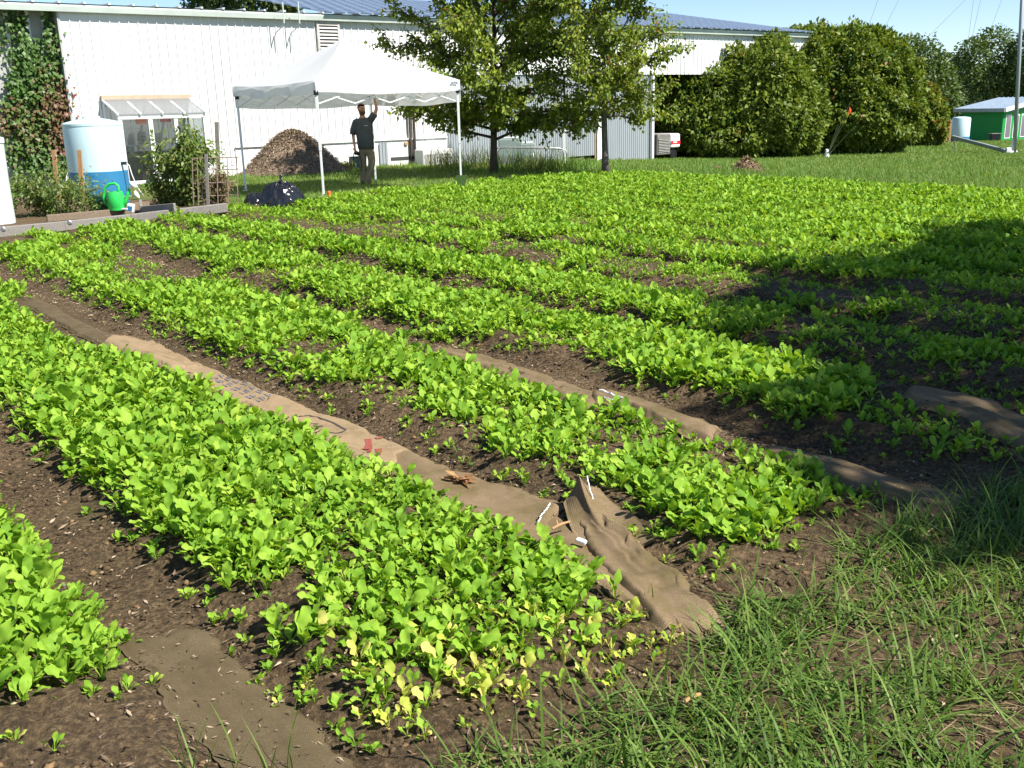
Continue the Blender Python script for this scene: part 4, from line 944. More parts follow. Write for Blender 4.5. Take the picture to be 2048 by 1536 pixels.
# ------------------------------------------------------------------ creeper on the recessed wall
def wall_vine():
    Ps, var, dr = [], [], []
    blobs = [(10, 45, 30, 30, 90, .2), (12, 90, 22, 45, 40, .25), (44, 70, 11, 60, 260, .2), (95, 45, 7, 38, 110, .25), (106, 72, 20, 26, 120, .25), (70, 112, 50, 34, 420, .2), (112, 118, 22, 45, 200, .25), (55, 165, 42, 40, 620, .22),
             (98, 160, 34, 40, 520, .55), (130, 195, 22, 48, 520, .85), (100, 205, 34, 40, 520, .75), (40, 215, 36, 34, 260, .35), (18, 232, 28, 34, 170, .8), (75, 250, 50, 34, 560, .55), (125, 240, 24, 40, 460, .85), (118, 285, 26, 44, 560, .8), (70, 290, 36, 26, 330, .5), (80, 325, 28, 26, 330, .15), (20, 280, 26, 50, 140, .4), (45, 315, 30, 40, 130, .25), (122, 330, 14, 20, 180, .3)]
    for (cx, cy, rx_, ry_, n_, mv) in blobs:
        a = rng.uniform(0, 6.28, n_); rr = np.sqrt(rng.random(n_)) * (1 + .15 * rng.normal(size=n_))
        for x_, y_ in zip(cx + rx_ * rr * np.cos(a), cy + ry_ * rr * np.sin(a)):
            d_ = -.33 + abs(random.gauss(0, .16)); k_, z_ = wh(x_, y_, d_)
            if z_ < .05 or z_ > EZ - .1: continue
            Ps.append(wl(k_, d_, z_)); var.append(min(1, max(0, mv + random.gauss(0, .16))))
    P = np.array(Ps); n_ = len(P)
    D = norm(np.stack([rng.normal(0, .6, n_), -np.abs(rng.normal(.35, .3, n_)), -np.abs(rng.normal(.8, .4, n_))], 1)); N = norm(np.stack([rng.normal(0, .5, n_), -np.ones(n_), np.abs(rng.normal(.5, .4, n_))], 1))
    V, Q = leaf_quads(P, D, N, rng.uniform(.07, .14, n_), rng.uniform(.06, .10, n_))
    t = thing("wall_creeper", "creeper climbing the left end of the white building, green above and maroon below", "vine", W0, WROT)
    npmesh("foliage", V, Q, MT['vine'], np.array(var), parent=t)
    mb = MB()
    for (x0, y0, x1, y1) in ((60, 350, 45, 15), (95, 340, 97, 12), (30, 340, 20, 30), (115, 340, 128, 150)):
        pts = [];
        for i in range(9):
            x_, y_ = x0 + (x1 - x0) * i / 8 + random.uniform(-4, 4), y0 + (y1 - y0) * i / 8; k_, z_ = wh(x_, y_, -.34); pts.append(wl(k_, -.34, max(z_, 0)))
        mb.tube(pts, .022, 5)
    mb.build("stem", MT['bark'], t)
    mb = MB()
    for y_ in (135, 168):
        k0_, z0_ = wh(-60, y_ - 1, -.2); k1_, _ = wh(136, y_, -.2); mb.tube([wl(k0_, -.2, z0_), wl(k1_, -.2, z0_)], .008, 4)
    mb.build("support_wire", MT['trim_green'], t)
wall_vine()

# ------------------------------------------------------------------ tanks
def lean_tank(label, foot_px, w_px, h_px, blue, name="water_tank"):
    p = pt(*foot_px); s_ = F / (p.y * cp + HC * sp); r = w_px / s_ / 2; h = h_px / s_
    t = thing(name, label, "tank", p); return t, r, h
t, r, h = lean_tank("tall pale aqua water tank with a blue band round its base, behind the watering can", (203, 392), 110, 150, True)
hb = h * .33
MB().lathe([(r, hb), (r * 1.003, h * .6), (r, h * .87), (r * .985, h * .9), (r, h * .905), (r, h * .935), (r * .96, h * .95), (r * .55, h * .985), (r * .3, h), ], 40).build("body", MT['tank_pale'], t, smooth=SM)
MB().lathe([(r * .98, -.05), (r * 1.012, 0.02), (r * 1.015, hb * .5), (r * 1.012, hb - .004), (r * 1.0, hb)], 40).build("blue_base", MT['tank_blue'], t, smooth=SM)
MB().lathe([(r * .3, h - .01), (r * .3, h + .035), (r * .26, h + .05)], 24).build("lid", MT['white'], t, smooth=SM)
a = R(-100); mb = MB(); mb.box(((r * 1.02 + .006) * math.cos(a), (r * 1.02 + .006) * math.sin(a), hb * .74), (.09, .012, .16), Matrix.Rotation(a + R(90), 3, 'Z')); mb.build("label_plate", MT['white'], t)
a = R(-14); v0 = Vector((r * math.cos(a), r * math.sin(a), hb * 1.28)); d_ = Vector((math.cos(a), math.sin(a), 0))
vb = MB().tube([v0 - d_ * .02, v0 + d_ * .12], .035, 10).build("valve", MT['black'], t, smooth=SM)
mb = MB(); q0 = v0 + d_ * .12; mb.tube([q0, q0 + Vector((.06, -.02, -.05)), q0 + Vector((.10, -.03, -.25)), q0 + Vector((.18, -.05, -.5)), q0 + Vector((.32, -.08, -.72))], .013, 8); mb.build("drain_hose", MT['pot_white'], t, smooth=True)
t, r, h = lean_tank("translucent white tank with a raised rim at the left edge", (-28, 450), 110, 170, False)
MB().lathe([(r * .99, -.05), (r, .05), (r * .98, h * .5), (r, h * .93)], 40).build("body", MT['tank_white'], t, smooth=SM)
MB().lathe([(r * .9, h * .92), (r * 1.03, h * .93), (r * 1.03, h * .985), (r * .9, h), (r * .3, h * 1.01)], 40).build("lid", MT['white'], t, smooth=SM)

# ------------------------------------------------------------------ lean-to glasshouse
GD = 1.05
t = thing("lean_to_greenhouse", "white framed lean-to glasshouse with sloping glass roof against the warehouse", "greenhouse", W0, WROT)
k0, zt = wh(233, 231, GD); k1, _ = wh(408, 225, GD); kw0, zw = wh(187, 196, .03)
gf = wgz(k0, GD); zt -= .02
def post(k_, w_, z0, z1, nm="frame_post"): mb = MB(); mb.box(wl(k_, GD, (z0 + z1) / 2), (w_, .08, z1 - z0), None, .006); return mb.build(nm, MT['white'], t)
kp = [k0 + .06, wh(299, 235, GD)[0], wh(350, 235, GD)[0], k1 - .03]
for k_, w_ in zip(kp, (.11, .12, .10, .06)): post(k_, w_, gf + .06, zt - .08)
mb = MB(); mb.box(wl((k0 + k1) / 2, GD + .005, zt - .02), (k1 - k0, .1, .13), None, .006); mb.build("header_beam", MT['white'], t)
mb = MB(); mb.box(wl((k0 + k1) / 2, GD + .003, gf + .03), (k1 - k0, .1, .09), None, .006); mb.build("sill_beam", MT['white'], t)
for i in range(3):
    a, b = kp[i] + .06, kp[i + 1] - .06; mb = MB(); mb.box(wl((a + b) / 2, GD, (gf + zt) / 2), (b - a, .008, zt - gf - .2)); mb.build("glass_pane", MT['glass'], t)
for i in range(4):
    a, b = k0 + (k1 - k0) * i / 4, k0 + (k1 - k0) * (i + 1) / 4
    MB().add([wl(a, GD + .1, zt + .045), wl(b, GD + .1, zt + .045), wl(b, .12, zw - .04), wl(a, .12, zw - .04)], [(0, 1, 2, 3)]).build("roof_pane", MT['roofglass'], t)
for i in range(5):
    a = k0 + (k1 - k0) * i / 4; mb = MB(); mb.bar(wl(a, GD + .11, zt + .035), wl(a, .06, zw - .05), .05, .05); mb.build("rafter", MT['white'], t)
mb = MB(); mb.bar(wl(k0 - .03, .08, zw), wl(k1 + .03, .08, zw), .1, .12); mb.build("flashing_board", mat('faded board', (.5, .38, .27), (.42, .32, .22), 5, .8), t)
mb = MB()
for k_ in (k0 + .02, k1 - .02):
    mb.bar(wl(k_, .04, gf), wl(k_, .04, zw - .1), .06)
mb.build("wall_plate", MT['white'], t)
MB().add([wl(k0 + .03, GD, gf), wl(k0 + .03, .04, gf), wl(k0 + .03, .04, zw - .08), wl(k0 + .03, GD, zt)], [(0, 1, 2, 3)]).build("side_pane", MT['glass'], t)
MB().add([wl(k1 - .03, GD, gf), wl(k1 - .03, .04, gf), wl(k1 - .03, .04, zw - .08), wl(k1 - .03, GD, zt)], [(0, 1, 2, 3)]).build("side_pane", MT['glass'], t)
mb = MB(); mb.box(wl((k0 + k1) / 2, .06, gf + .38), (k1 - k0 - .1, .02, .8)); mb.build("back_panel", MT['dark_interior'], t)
ks, zsf = wh(270, 291, .4); sh = thing("wire_shelf", "wire shelf on the back wall inside the glasshouse", "shelf", W0, WROT)
for zz in (zsf, wh(270, 249, .4)[1]):
    mb = MB()
    for i in range(8): mb.tube([wl(k0 + .12, .08 + .05 * i, zz), wl(kp[1] + .5, .08 + .05 * i, zz)], .006, 4)
    mb.build("wire_deck", MT['white'], sh)
def pot(px_, py_, h_, label, m=MT['pot_white'], d=.3, name="plant_pot", r0=.06):
    k_, z_ = wh(px_, py_, d); p = W0 + WD * k_ + WN * d
    o = MB().lathe([(r0 * .72, 0), (r0, h_ * .88), (r0 * 1.1, h_ * .89), (r0 * 1.1, h_), (r0 * .95, h_), (r0 * .7, h_ * .2)], 16).build(name, m, loc=(p.x, p.y, z_), smooth=SM); return tag(o, label, name.split('_')[-1])
pot(252, 291, .20, "white plant pot at the left on the glasshouse shelf"); pot(272, 291, .34, "tall stack of white pots on the glasshouse shelf")
pot(264, 309, .2, "white funnel pot hanging below the glasshouse shelf", r0=.07)
k_, z_ = wh(282, 243, .35); p = W0 + WD * k_ + WN * .35; mb = MB(); mb.box((0, 0, 0), (.24, .16, .14), None, .01); o = mb.build("storage_box", MT['orange'], loc=(p.x, p.y, z_ - .01)); o.rotation_euler.z = WROT; tag(o, "orange box on the upper shelf inside the glasshouse", "box")
k_, z_ = wh(331, 241, .35); p = W0 + WD * k_ + WN * .35; mb = MB(); mb.box((0, 0, 0), (.24, .16, .08), None, .01); o = mb.build("storage_box", MT['red'], loc=(p.x, p.y, z_)); o.rotation_euler.z = WROT; tag(o, "dark red box in the middle bay of the glasshouse", "box")
k_, z_ = wh(284, 272, .08); p = W0 + WD * k_ + WN * .1; t = thing("electric_meter", "grey electric meter box on the wall inside the glasshouse", "meter", (p.x, p.y, z_), WROT)
mb = MB(); mb.box((0, 0, 0), (.19, .1, .23), None, .012); mb.build("casing", MT['galv'], t); mb = MB(); mb.box((0, -.056, -.01), (.12, .012, .02)); mb.build("slot", MT['black'], t)
k_, _ = wh(264, 350, .55); p = W0 + WD * k_ + WN * .55; t = thing("trash_barrel", "black lidded barrel inside the glasshouse behind the hose", "barrel", (p.x, p.y, gzf(p.x, p.y)))
MB().lathe([(.22, 0), (.26, .05), (.275, .35), (.285, .36), (.28, .38), (.29, .56)], 24).build("body", MT['black'], t, smooth=SM)
MB().lathe([(.3, .56), (.31, .6), (.2, .66), (.05, .68)], 24).build("lid", MT['black'], t, smooth=SM)
k_, z_ = wh(271, 335, .85); p = W0 + WD * k_ + WN * .85; mb = MB()
for i in range(3):
    rr = .30 + .02 * i; mb.tube([Vector((rr * math.cos(a_), .03 * i + .02 * math.sin(3 * a_), rr * math.sin(a_) * 1.15)) for a_ in np.linspace(0, 2 * math.pi, 28)[:-1]], .013, 6, closed=True)
o = mb.build("garden_hose", mat("olive hose", (.10, .085, .03), None, rough=.5), loc=(p.x, p.y, gzf(p.x, p.y) + .36), smooth=True); o.rotation_euler.z = WROT; tag(o, "olive garden hose coiled round the black barrel", "hose")
k_, _ = wh(316, 365, GD + .3); p = W0 + WD * k_ + WN * (GD + .25); t = thing("bucket", "white bucket standing in front of the glasshouse beside the tomato plant", "bucket", (p.x, p.y, gzf(p.x, p.y)))
MB().lathe([(.11, 0), (.15, .22), (.165, .225), (.165, .25), (.14, .25), (.1, .03)], 20).build("body", MT['pot_white'], t, smooth=SM)
mb = MB(); mb.tube([Vector((.16 * math.cos(a_), -.06, .23 - .1 * math.sin(a_))) for a_ in np.linspace(0, math.pi, 10)], .004, 5); mb.build("handle", MT['steel'], t)

# ------------------------------------------------------------------ plants of the kitchen garden
def shrub(name, label, cat, base, H_, rx_, ry_, n_, m, stems=7, lf=(.05, .1), wid=.4, droop=.4, var=(2, 2), holes=.5, group=None, stemmat='tomato_stem'):
    t = thing(name, label, cat, base, 0, group); mb = MB(); Ps = []; tw = []
    for i in range(stems):
        a_ = random.uniform(0, 6.28); r_ = math.sqrt(random.random()); top = Vector((math.cos(a_) * r_ * rx_, math.sin(a_) * r_ * ry_, H_ * random.uniform(.6, 1.0) * (1 - .35 * r_ * r_)))
        b0 = Vector((top.x * .25, top.y * .25, 0)); mid = b0.lerp(top, .5) + Vector((0, 0, H_ * .12)); pts = [b0, b0.lerp(mid, .5), mid, mid.lerp(top, .5), top]
        mb.tube(pts, [.014, .012, .01, .007, .004], 5); tw.append(pts)
    mb.build("stem", MT['stemgreen'], t)
    # leafy sprays along the stems
    for i in range(n_):
        pts = random.choice(tw); u = random.random() ** .7 * 3.999; j = int(u); p = pts[j].lerp(pts[j + 1], u - j)
        p = p + Vector((random.gauss(0, rx_ * .2), random.gauss(0, ry_ * .2), random.gauss(0, H_ * .09))); 
        if p.z < .02: p.z = abs(p.z) + .03
        Ps.append(p)
    P = np.array(Ps); k_ = fbm(P[:, 0] * 5 + base[0] * 3, P[:, 2] * 5 + P[:, 1] * 5, 2) > holes * .8 - .0; P = P[k_]; n_ = len(P)
    D = norm(np.stack([P[:, 0] / rx_ * .6 + rng.normal(0, .6, n_), P[:, 1] / ry_ * .6 + rng.normal(0, .6, n_), rng.normal(-droop, .5, n_)], 1))
    N = norm(unit(n_) * .6 + np.array([.3, -.3, .8])); L = rng.uniform(lf[0], lf[1], n_)
    V, Q = leaf_quads(P, D, N, L, L * wid * rng.uniform(.7, 1.2, n_)); npmesh("foliage", V, Q, m, rng.beta(*var, n_), parent=t); return t
MT['stemgreen'] = mat("green stems", (.10, .12, .04), (.14, .13, .06), 12, .8)
def spx(y): return F / y
b_ = pt(125, 432); s_ = spx(b_.y); shrub("tomato_bush", "sprawling tomato bush in front of the pale tank, left of the watering can", "bush", b_, 104 / s_, 82 / s_, .5, 5200, MT['tomato'], 16, (.04, .09), .42, .5, (2, 2.2), .5)
b_ = pt(200, 432); shrub("tomato_bush", "low straggling tomato plant right at the dark green pail", "bush", b_, 52 / s_, 46 / s_, .35, 1300, MT['tomato'], 9, (.04, .08), .42, .5, (2.4, 2), .5)
b_ = pt(-12, 440); shrub("leafy_bush", "light green leafy plant cut by the left edge, in front of the white tank", "bush", b_, 52 / s_, 36 / s_, .4, 1500, MT['tomato'], 8, (.07, .13), .5, .2, (1.6, 2), .42)
b_ = pt(372, 412); s_ = spx(b_.y); shrub("tall_tomato_plant", "tall staked tomato plant between the glasshouse and the wire trellis", "plant", b_, 178 / s_, 66 / s_, .55, 4600, MT['tomato'], 16, (.07, .15), .4, .6, (2.2, 1.9), .5)
b_ = pt(330, 413); shrub("leafy_bush", "bushy green plant at the foot of the tall tomato", "bush", b_, 62 / s_, 40 / s_, .4, 1800, MT['tomato'], 10, (.04, .08), .45, .3, (2, 2), .45)
b_ = pt(438, 408); shrub("withered_plant", "brown withered plant behind the wire trellis", "plant", b_, 84 / s_, 34 / s_, .3, 2000, MT['dryplant'], 12, (.05, .11), .3, .9, (1.6, 2), .45)
b_ = pt(110, 352); b_.y += 0; shrub("leafy_bush", "pale leafy plant below the creeper, behind the short stake", "bush", pt(85, 370), 60 / 80, 50 / 80, .4, 900, MT['tomato'], 8, (.07, .13), .5, .3, (1.5, 2), .45)
b_ = pt(40, 385); shrub("leafy_bush", "low bluish green plants along the bed behind the white tank", "bush", b_, .32, .75, .35, 1100, MT['tomato'], 10, (.06, .1), .5, .3, (2, 3), .42)
b_ = pt(668, 332); shrub("leafy_bush", "light green weeds at the right foot of the wood chip pile", "bush", b_, .42, .6, .35, 1100, MT['tomato'], 12, (.06, .12), .4, .1, (3, 1.4), .45)
b_ = pt(700, 338); shrub("leafy_bush", "small weeds beside the green utility box", "bush", b_, .28, .35, .25, 400, MT['tomato'], 8, (.05, .1), .4, .1, (3, 1.6), .45)
# stakes
def stake(a, b, w_, m, label, name="wooden_stake", cat="stake"):
    mb = MB(); mb.bar(a, b, w_, w_ * .55, up=(0, 1, 0)); return tag(mb.build(name, m), label, cat)
def up_at(px_, py_, Y): p = at(px_, py_, Y); return p
g_ = pt(166, 408); stake(g_ - Vector((0, 0, .1)), up_at(158, 300, g_.y), .08, MT['wood_fresh'], "fresh timber stake in front of the pale tank")
g_ = pt(117, 398); stake(g_ - Vector((0, 0, .1)), up_at(107, 300, g_.y), .08, MT['wood_fresh'], "fresh timber stake with a rope tied near its top, left of the tank")
a_ = up_at(108, 312, g_.y - .05); b2 = pt(72, 372); mb = MB(); mb.tube([a_ + Vector((.05, 0, 0)), a_.lerp(b2, .5), b2], .012, 6); tag(mb.build("rope", MT['pot_white']), "pale rope slanting from the tied stake to the ground", "rope")
g_ = pt(439, 400); stake(g_ - Vector((0, 0, .1)), up_at(433, 244, g_.y), .075, MT['wood_grey'], "tall weathered grey post rising above the tomato plant")
g_ = pt(416, 416); gy_ = g_.y
t = thing("wire_trellis", "rusty wire mesh trellis with a pale post, right of the tomato plant", "trellis", g_)
mb = MB(); mb.bar(Vector((0, 0, -.1)), up_at(412, 308, gy_) - g_, .05, .04, up=(0, 1, 0)); mb.build("post", MT['wood_grey'], t)
MT['rust'] = mat("rusty wire", (.30, .23, .17), (.2, .14, .1), 20, .7)
mb = MB()
for x_ in (387, 397, 406, 436, 457, 476): mb.tube([up_at(x_, 410, gy_ + .05) - g_, up_at(x_ - 3, 315, gy_ + .05) - g_], .010, 5)
for y_ in (315, 339, 365, 391): mb.tube([up_at(384, y_ + 2, gy_ + .065) - g_, up_at(477, y_ - 1, gy_ + .065) - g_], .010, 5)
mb.build("wire_mesh", MT['rust'], t)
# garden bed boards
def board(pa, pb, h_, w_, m, label, z=0.0):
    a = pt(*pa); b = pt(*pb); mb = MB(); c = (a + b) / 2; mb.bar(Vector((a.x, a.y, a.z + h_ / 2 + z)), Vector((b.x, b.y, b.z + h_ / 2 + z)), w_, h_, bev=.008); return tag(mb.build("timber_board", m), label, "board", "timber boards edging the garden beds")
board((-60, 482), (128, 462), .15, .09, MT['wood_grey'], "grey timber edging the field, leftmost length")
board((129, 462), (262, 447), .15, .09, MT['wood_grey'], "grey timber edging below the watering can")
board((263, 447), (455, 424), .15, .09, MT['wood_grey'], "grey timber edging below the tomato plant and trellis")
board((95, 447), (270, 431), .12, .05, MT['wood_brown'], "brownish bed board directly under the watering can", .02)
board((288, 437), (352, 432), .15, .05, MT['wood_grey'], "short weathered board at the corner of the tomato bed", .06)
board((285, 437), (283, 423), .2, .05, MT['wood_grey'], "end board of the tomato bed facing the watering can", .02)
board((236, 424), (300, 418), .14, .05, MT['wood_brown'], "brown cross board behind the watering can")
board((15, 410), (75, 406), .14, .05, MT['wood_brown'], "brown bed board beside the white tank")
for (x_, y_) in ((16, 462), (147, 448)):
    p = pt(x_, y_ + 12); mb = MB(); mb.lathe([(.035, 0), (.04, .012), (.025, .03)], 10, M=Matrix.Rotation(R(90), 3, 'X')); o = mb.build("tap_fitting", MT['steel'], loc=(p.x, p.y - .09, p.z + .12)); tag(o, "metal fitting on the grey timber edging, " + ("far left" if x_ < 50 else "below the tomato bush"), "fitting")
# soil strip behind the boards
# pail, watering can and white things
g_ = pt(203, 432); g_.z += .03; t = thing("garden_pail", "dark green pail beside the watering can", "pail", g_)
MB().lathe([(.13, 0), (.17, .30), (.18, .305), (.18, .335), (.16, .335), (.12, .05)], 24).build("body", MT['darkgreen'], t, smooth=SM)
mb = MB(); mb.tube([Vector((.175 * math.cos(a_), 0, .33 + .12 * math.sin(a_))) for a_ in np.linspace(0.1, 2.6, 12)], .011, 6); mb.build("handle", MT['stemgreen'], t, smooth=True)
g_ = pt(236, 434); g_.z += .12; t = thing("watering_can", "bright green plastic watering can with a white rose", "watering can", g_)
MB().lathe([(.145, 0), (.15, .015), (.145, .05), (.148, .055), (.14, .27), (.128, .30), (.125, .315), (.10, .315), (.10, .28)], 28).build("body", MT['can_green'], t, smooth=SM)
mb = MB(); mb.tube([(.12, 0, .06), (.17, -.0, .15), (.22, 0, .26), (.265, 0, .37)], [.04, .034, .028, .024], 12); mb.build("spout", MT['can_green'], t, smooth=True)
mb = MB(); mb.tube([(-.13, 0, .07), (-.19, 0, .12), (-.205, 0, .24), (-.16, 0, .38), (-.08, 0, .445), (.02, 0, .455), (.07, 0, .41), (.075, 0, .33), (.06, 0, .30)], .024, 10); mb.build("handle", MT['can_green'], t, smooth=True)
mb = MB(); Mx = Matrix.Rotation(R(48), 3, 'Y'); mb.lathe([(.026, 0), (.028, .05), (.07, .09), (.072, .10), (.03, .115)], 18, (.262, 0, .365), Mx); mb.build("rose", MT['white'], t, smooth=SM)
g_ = pt(272, 398); t = thing("spare_rose", "white spare watering rose on its pipe behind the watering can", "sprinkler", g_)
mb = MB(); mb.tube([(-.3, .1, .05), (0, 0, .06)], .012, 6); mb.build("pipe", MT['pot_white'], t); mb = MB(); mb.lathe([(.03, -.02), (.085, 0), (.085, .02), (.03, .03)], 16, (0.02, 0, .09), Matrix.Rotation(R(65), 3, 'Y')); mb.build("rose_head", MT['white'], t, smooth=SM)
g_ = pt(264, 434); g_.z += .1; mb = MB(); mb.box((0, 0, .055), (.11, .10, .14), Matrix.Rotation(R(12), 3, 'Y'), .01); mb.box((-.1, 0, .04), (.16, .09, .03), Matrix.Rotation(R(-20), 3, 'Z'), .01); mb.cur = 1; mb.box((0.0, -.052, .05), (.075, .006, .075), Matrix.Rotation(R(12), 3, 'Y')); mb.lathe([(.012, 0), (.012, .07)], 8, (-.03, 0, .12))
tag(mb.build("drink_carton", [MT['white'], MT['tank_blue']], loc=g_), "small white and blue carton lying beside the watering can", "carton")

# ------------------------------------------------------------------ chip pile, weeds, small heap
def heap(name, label, base, rx_, ry_, H_, seed, core, chipmat, nchip, csz):
    t = thing(name, label, "heap", base); nr, na = 26, 60; V = [(0, 0, H_)]; 
    for i in range(1, nr + 1):
        r_ = i / nr
        for j in range(na):
            a_ = 2 * math.pi * j / na; k_ = 1 + .28 * (float(fbm(np.array([math.cos(a_) * 1.4 + seed]), np.array([math.sin(a_) * 1.4]), 3)[0]) - .5)
            z = H_ * (math.cos(min(1, r_) * math.pi) * .5 + .5) ** .72; z = .92 * z + .08 * H_ * (1 - r_)
            z += .06 * H_ * (float(fbm(np.array([r_ * 6 * math.cos(a_) + seed]), np.array([r_ * 6 * math.sin(a_)]), 3)[0]) - .5) * (1 - r_)
            V.append((rx_ * r_ * k_ * math.cos(a_), ry_ * r_ * k_ * math.sin(a_), z - .06 * (r_ > .97)))
    Fq = [(0, 1 + j, 1 + (j + 1) % na, 1 + (j + 1) % na) for j in range(na)]; Fq = []
    mb = MB(); mb.add(V, [(0, 1 + j, 1 + (j + 1) % na) for j in range(na)] + [(1 + (i - 1) * na + j, 1 + i * na + j, 1 + i * na + (j + 1) % na, 1 + (i - 1) * na + (j + 1) % na) for i in range(1, nr) for j in range(na)])
    mb.build("mound", core, t, smooth=True)
    V = np.array(V); idx = rng.integers(1, len(V) - na, nchip); f_ = rng.random((nchip, 1)); P = V[idx] * f_ + V[np.minimum(idx + 1, len(V) - 1)] * (1 - f_)
    far_ = np.linalg.norm(V[idx] - V[np.minimum(idx + 1, len(V) - 1)], axis=1) < rx_ * .5; P = P[far_]; n_ = len(P)
    P = P + rng.normal(0, .03, P.shape) * (1, 1, .3) + np.array([0, 0, .012]); D = norm(unit(n_) * (1, 1, .6)); Vv, Q = leaf_quads(P, D, norm(unit(n_) * .7 + (0, 0, 1)), rng.uniform(.5, 1.5, n_) * csz, rng.uniform(.2, .5, n_) * csz, fold=.1)
    kind(npmesh("wood_chips", Vv, Q, chipmat, rng.random(n_), parent=t), 'stuff'); return t
c_ = pt(572, 350); c_.y += 1.2; c_.z = gzf(c_.x, c_.y) - .02
s_ = spx(c_.y); heap("wood_chip_pile", "large brown wood chip pile against the white wall", c_, 112 / s_, 1.5, 80 / s_, 3, MT['mulch'], MT['chips'], 17000, .065)
c_ = pt(1492, 342); s_ = spx(c_.y); heap("dirt_heap", "low dark heap of dirt and dry stalks on the lawn", c_, 36 / s_, .45, 24 / s_, 8, MT['dirt'], MT['straw'], 500, .1)

# ------------------------------------------------------------------ bin liners
def binbag(label, base, rx_, ry_, H_, seed, knot):
    t = thing("garbage_bag", label, "garbage bag", base); nr, na = 30, 72; V = []
    for i in range(nr + 1):
        th = math.pi * (i / nr) * .5 + 0.0; 
        for j in range(na):
            a_ = 2 * math.pi * j / na; u = i / nr
            rad = math.cos(u * math.pi / 2) ** .62 if u < 1 else 0; z = H_ * math.sin(u * math.pi / 2) ** 1.25
            f1 = float(fbm(np.array([a_ * 2.2 + seed]), np.array([u * 3 + seed]), 3)[0]) - .5; f2 = abs(math.sin(a_ * 7 + 5 * f1 + u * 3)) - .5; f3 = float(fbm(np.array([math.cos(a_) * 4 + seed]), np.array([math.sin(a_) * 4 + u * 5]), 4)[0]) - .5
            k_ = 1 + .22 * f1 + .07 * f2 * (.4 + u) + .20 * f3
            V.append((rx_ * rad * k_ * math.cos(a_), ry_ * rad * k_ * math.sin(a_), max(0, z * (1 + .35 * f3)) - .02))
    mb = MB(); mb.add(V, [(i * na + j, i * na + (j + 1) % na, (i + 1) * na + (j + 1) % na, (i + 1) * na + j) for i in range(nr) for j in range(na)]); mb.build("body", MT['bagplastic'], t, smooth=True)
    if knot:
        mb = MB(); mb.tube([(0, 0, H_ * .97), (.02, 0, H_ + .03), (.0, 0, H_ + .06), (.03, 0, H_ + .12)], [.05, .02, .016, .035], 8); mb.build("tied_neck", MT['bagplastic'], t, smooth=True)
    return t
c_ = pt(565, 412); s_ = spx(c_.y); binbag("full black garbage bag with a tied neck at the field's edge", c_, 44 / s_, .36, 47 / s_, 2.0, True)
c_ = pt(514, 408); binbag("flat black garbage bag slumped at the left of the full one", c_, 28 / s_, .26, 24 / s_, 5.0, False)

# ------------------------------------------------------------------ canopy tent
TC = Vector((-3.42, 22.49, 0)); hd = 2.47; a0 = R(-95)
corners = [TC + Vector((math.cos(a0 + k * math.pi / 2), math.sin(a0 + k * math.pi / 2), 0)) * hd for k in range(4)]     # near, right, back, left
t = thing("canopy_tent", "white pop-up canopy tent on four white legs at the field's edge", "tent", TC)
lc = [c - TC for c in corners]; ZE, ZT, ZV = 2.26, 3.16, 2.04
# roof: four sagging panels
n_ = 14; mb = MB()
for k in range(4):
    A, B = lc[k], lc[(k + 1) % 4]; vs = []; fs = []
    for i in range(n_ + 1):
        u = i / n_
        for j in range(n_ + 1):
            v = j / n_; e = A.lerp(B, v); p = e * (1 - u); z = ZE + (ZT - ZE) * u - .10 * math.sin(math.pi * u) * (1 - .5 * abs(2 * v - 1)) - .05 * math.sin(math.pi * v) * (1 - u) ** 3
            vs.append((p.x, p.y, z))
    fs = [(i * (n_ + 1) + j, i * (n_ + 1) + j + 1, (i + 1) * (n_ + 1) + j + 1, (i + 1) * (n_ + 1) + j) for i in range(n_) for j in range(n_)]; mb.add(vs, fs)
bpy_roof = mb.build("canopy", MT['fabric_white'], t, smooth=R(30))
for k in range(4):
    A, B = lc[k], lc[(k + 1) % 4]; out = (A + B).normalized(); mb = MB(); m_ = 30; vs = []
    wav = 1.0 if k == 3 else .3
    for j in range(m_ + 1):
        v = j / m_; e = A.lerp(B, v) * 1.004; sag = -.05 * math.sin(math.pi * v)
        for r_ in range(5):
            u = r_ / 4; ZV_ = ZV if k in (0, 3) else 1.80; w_ = wav * (.035 * math.sin(v * 17 + u * 2.2) + .022 * math.sin(v * 41 + u * 4)) * u
            vs.append(e + out * (w_ + .012) + Vector((0, 0, ZE + sag - (ZE - ZV_) * u + (.03 * math.sin(v * 13) * wav * u))))
    mb.add(vs, [(j * 5 + r_, j * 5 + r_ + 1, (j + 1) * 5 + r_ + 1, (j + 1) * 5 + r_) for j in range(m_) for r_ in range(4)]); mb.build("valance", MT['fabric_white'], t, smooth=True)
for k in range(4):
    c = lc[k] * .985; g_ = gzf(corners[k].x, corners[k].y); mb = MB(); mb.bar(Vector((c.x, c.y, g_ + .9)), Vector((c.x, c.y, ZE - .03)), .048, .048); mb.bar(Vector((c.x, c.y, g_ + .02)), Vector((c.x, c.y, g_ + 1.0)), .038, .038); lg = mb.build("leg", MT['white'], t)
    mb = MB(); mb.box((c.x, c.y, g_ + .012), (.13, .13, .02)); mb.build("foot_plate", MT['steel'], lg)
    mb = MB(); mb.box((c.x, c.y, ZV - .01), (.085, .085, .09), None, .01); mb.build("corner_bracket", MT['black'], lg)
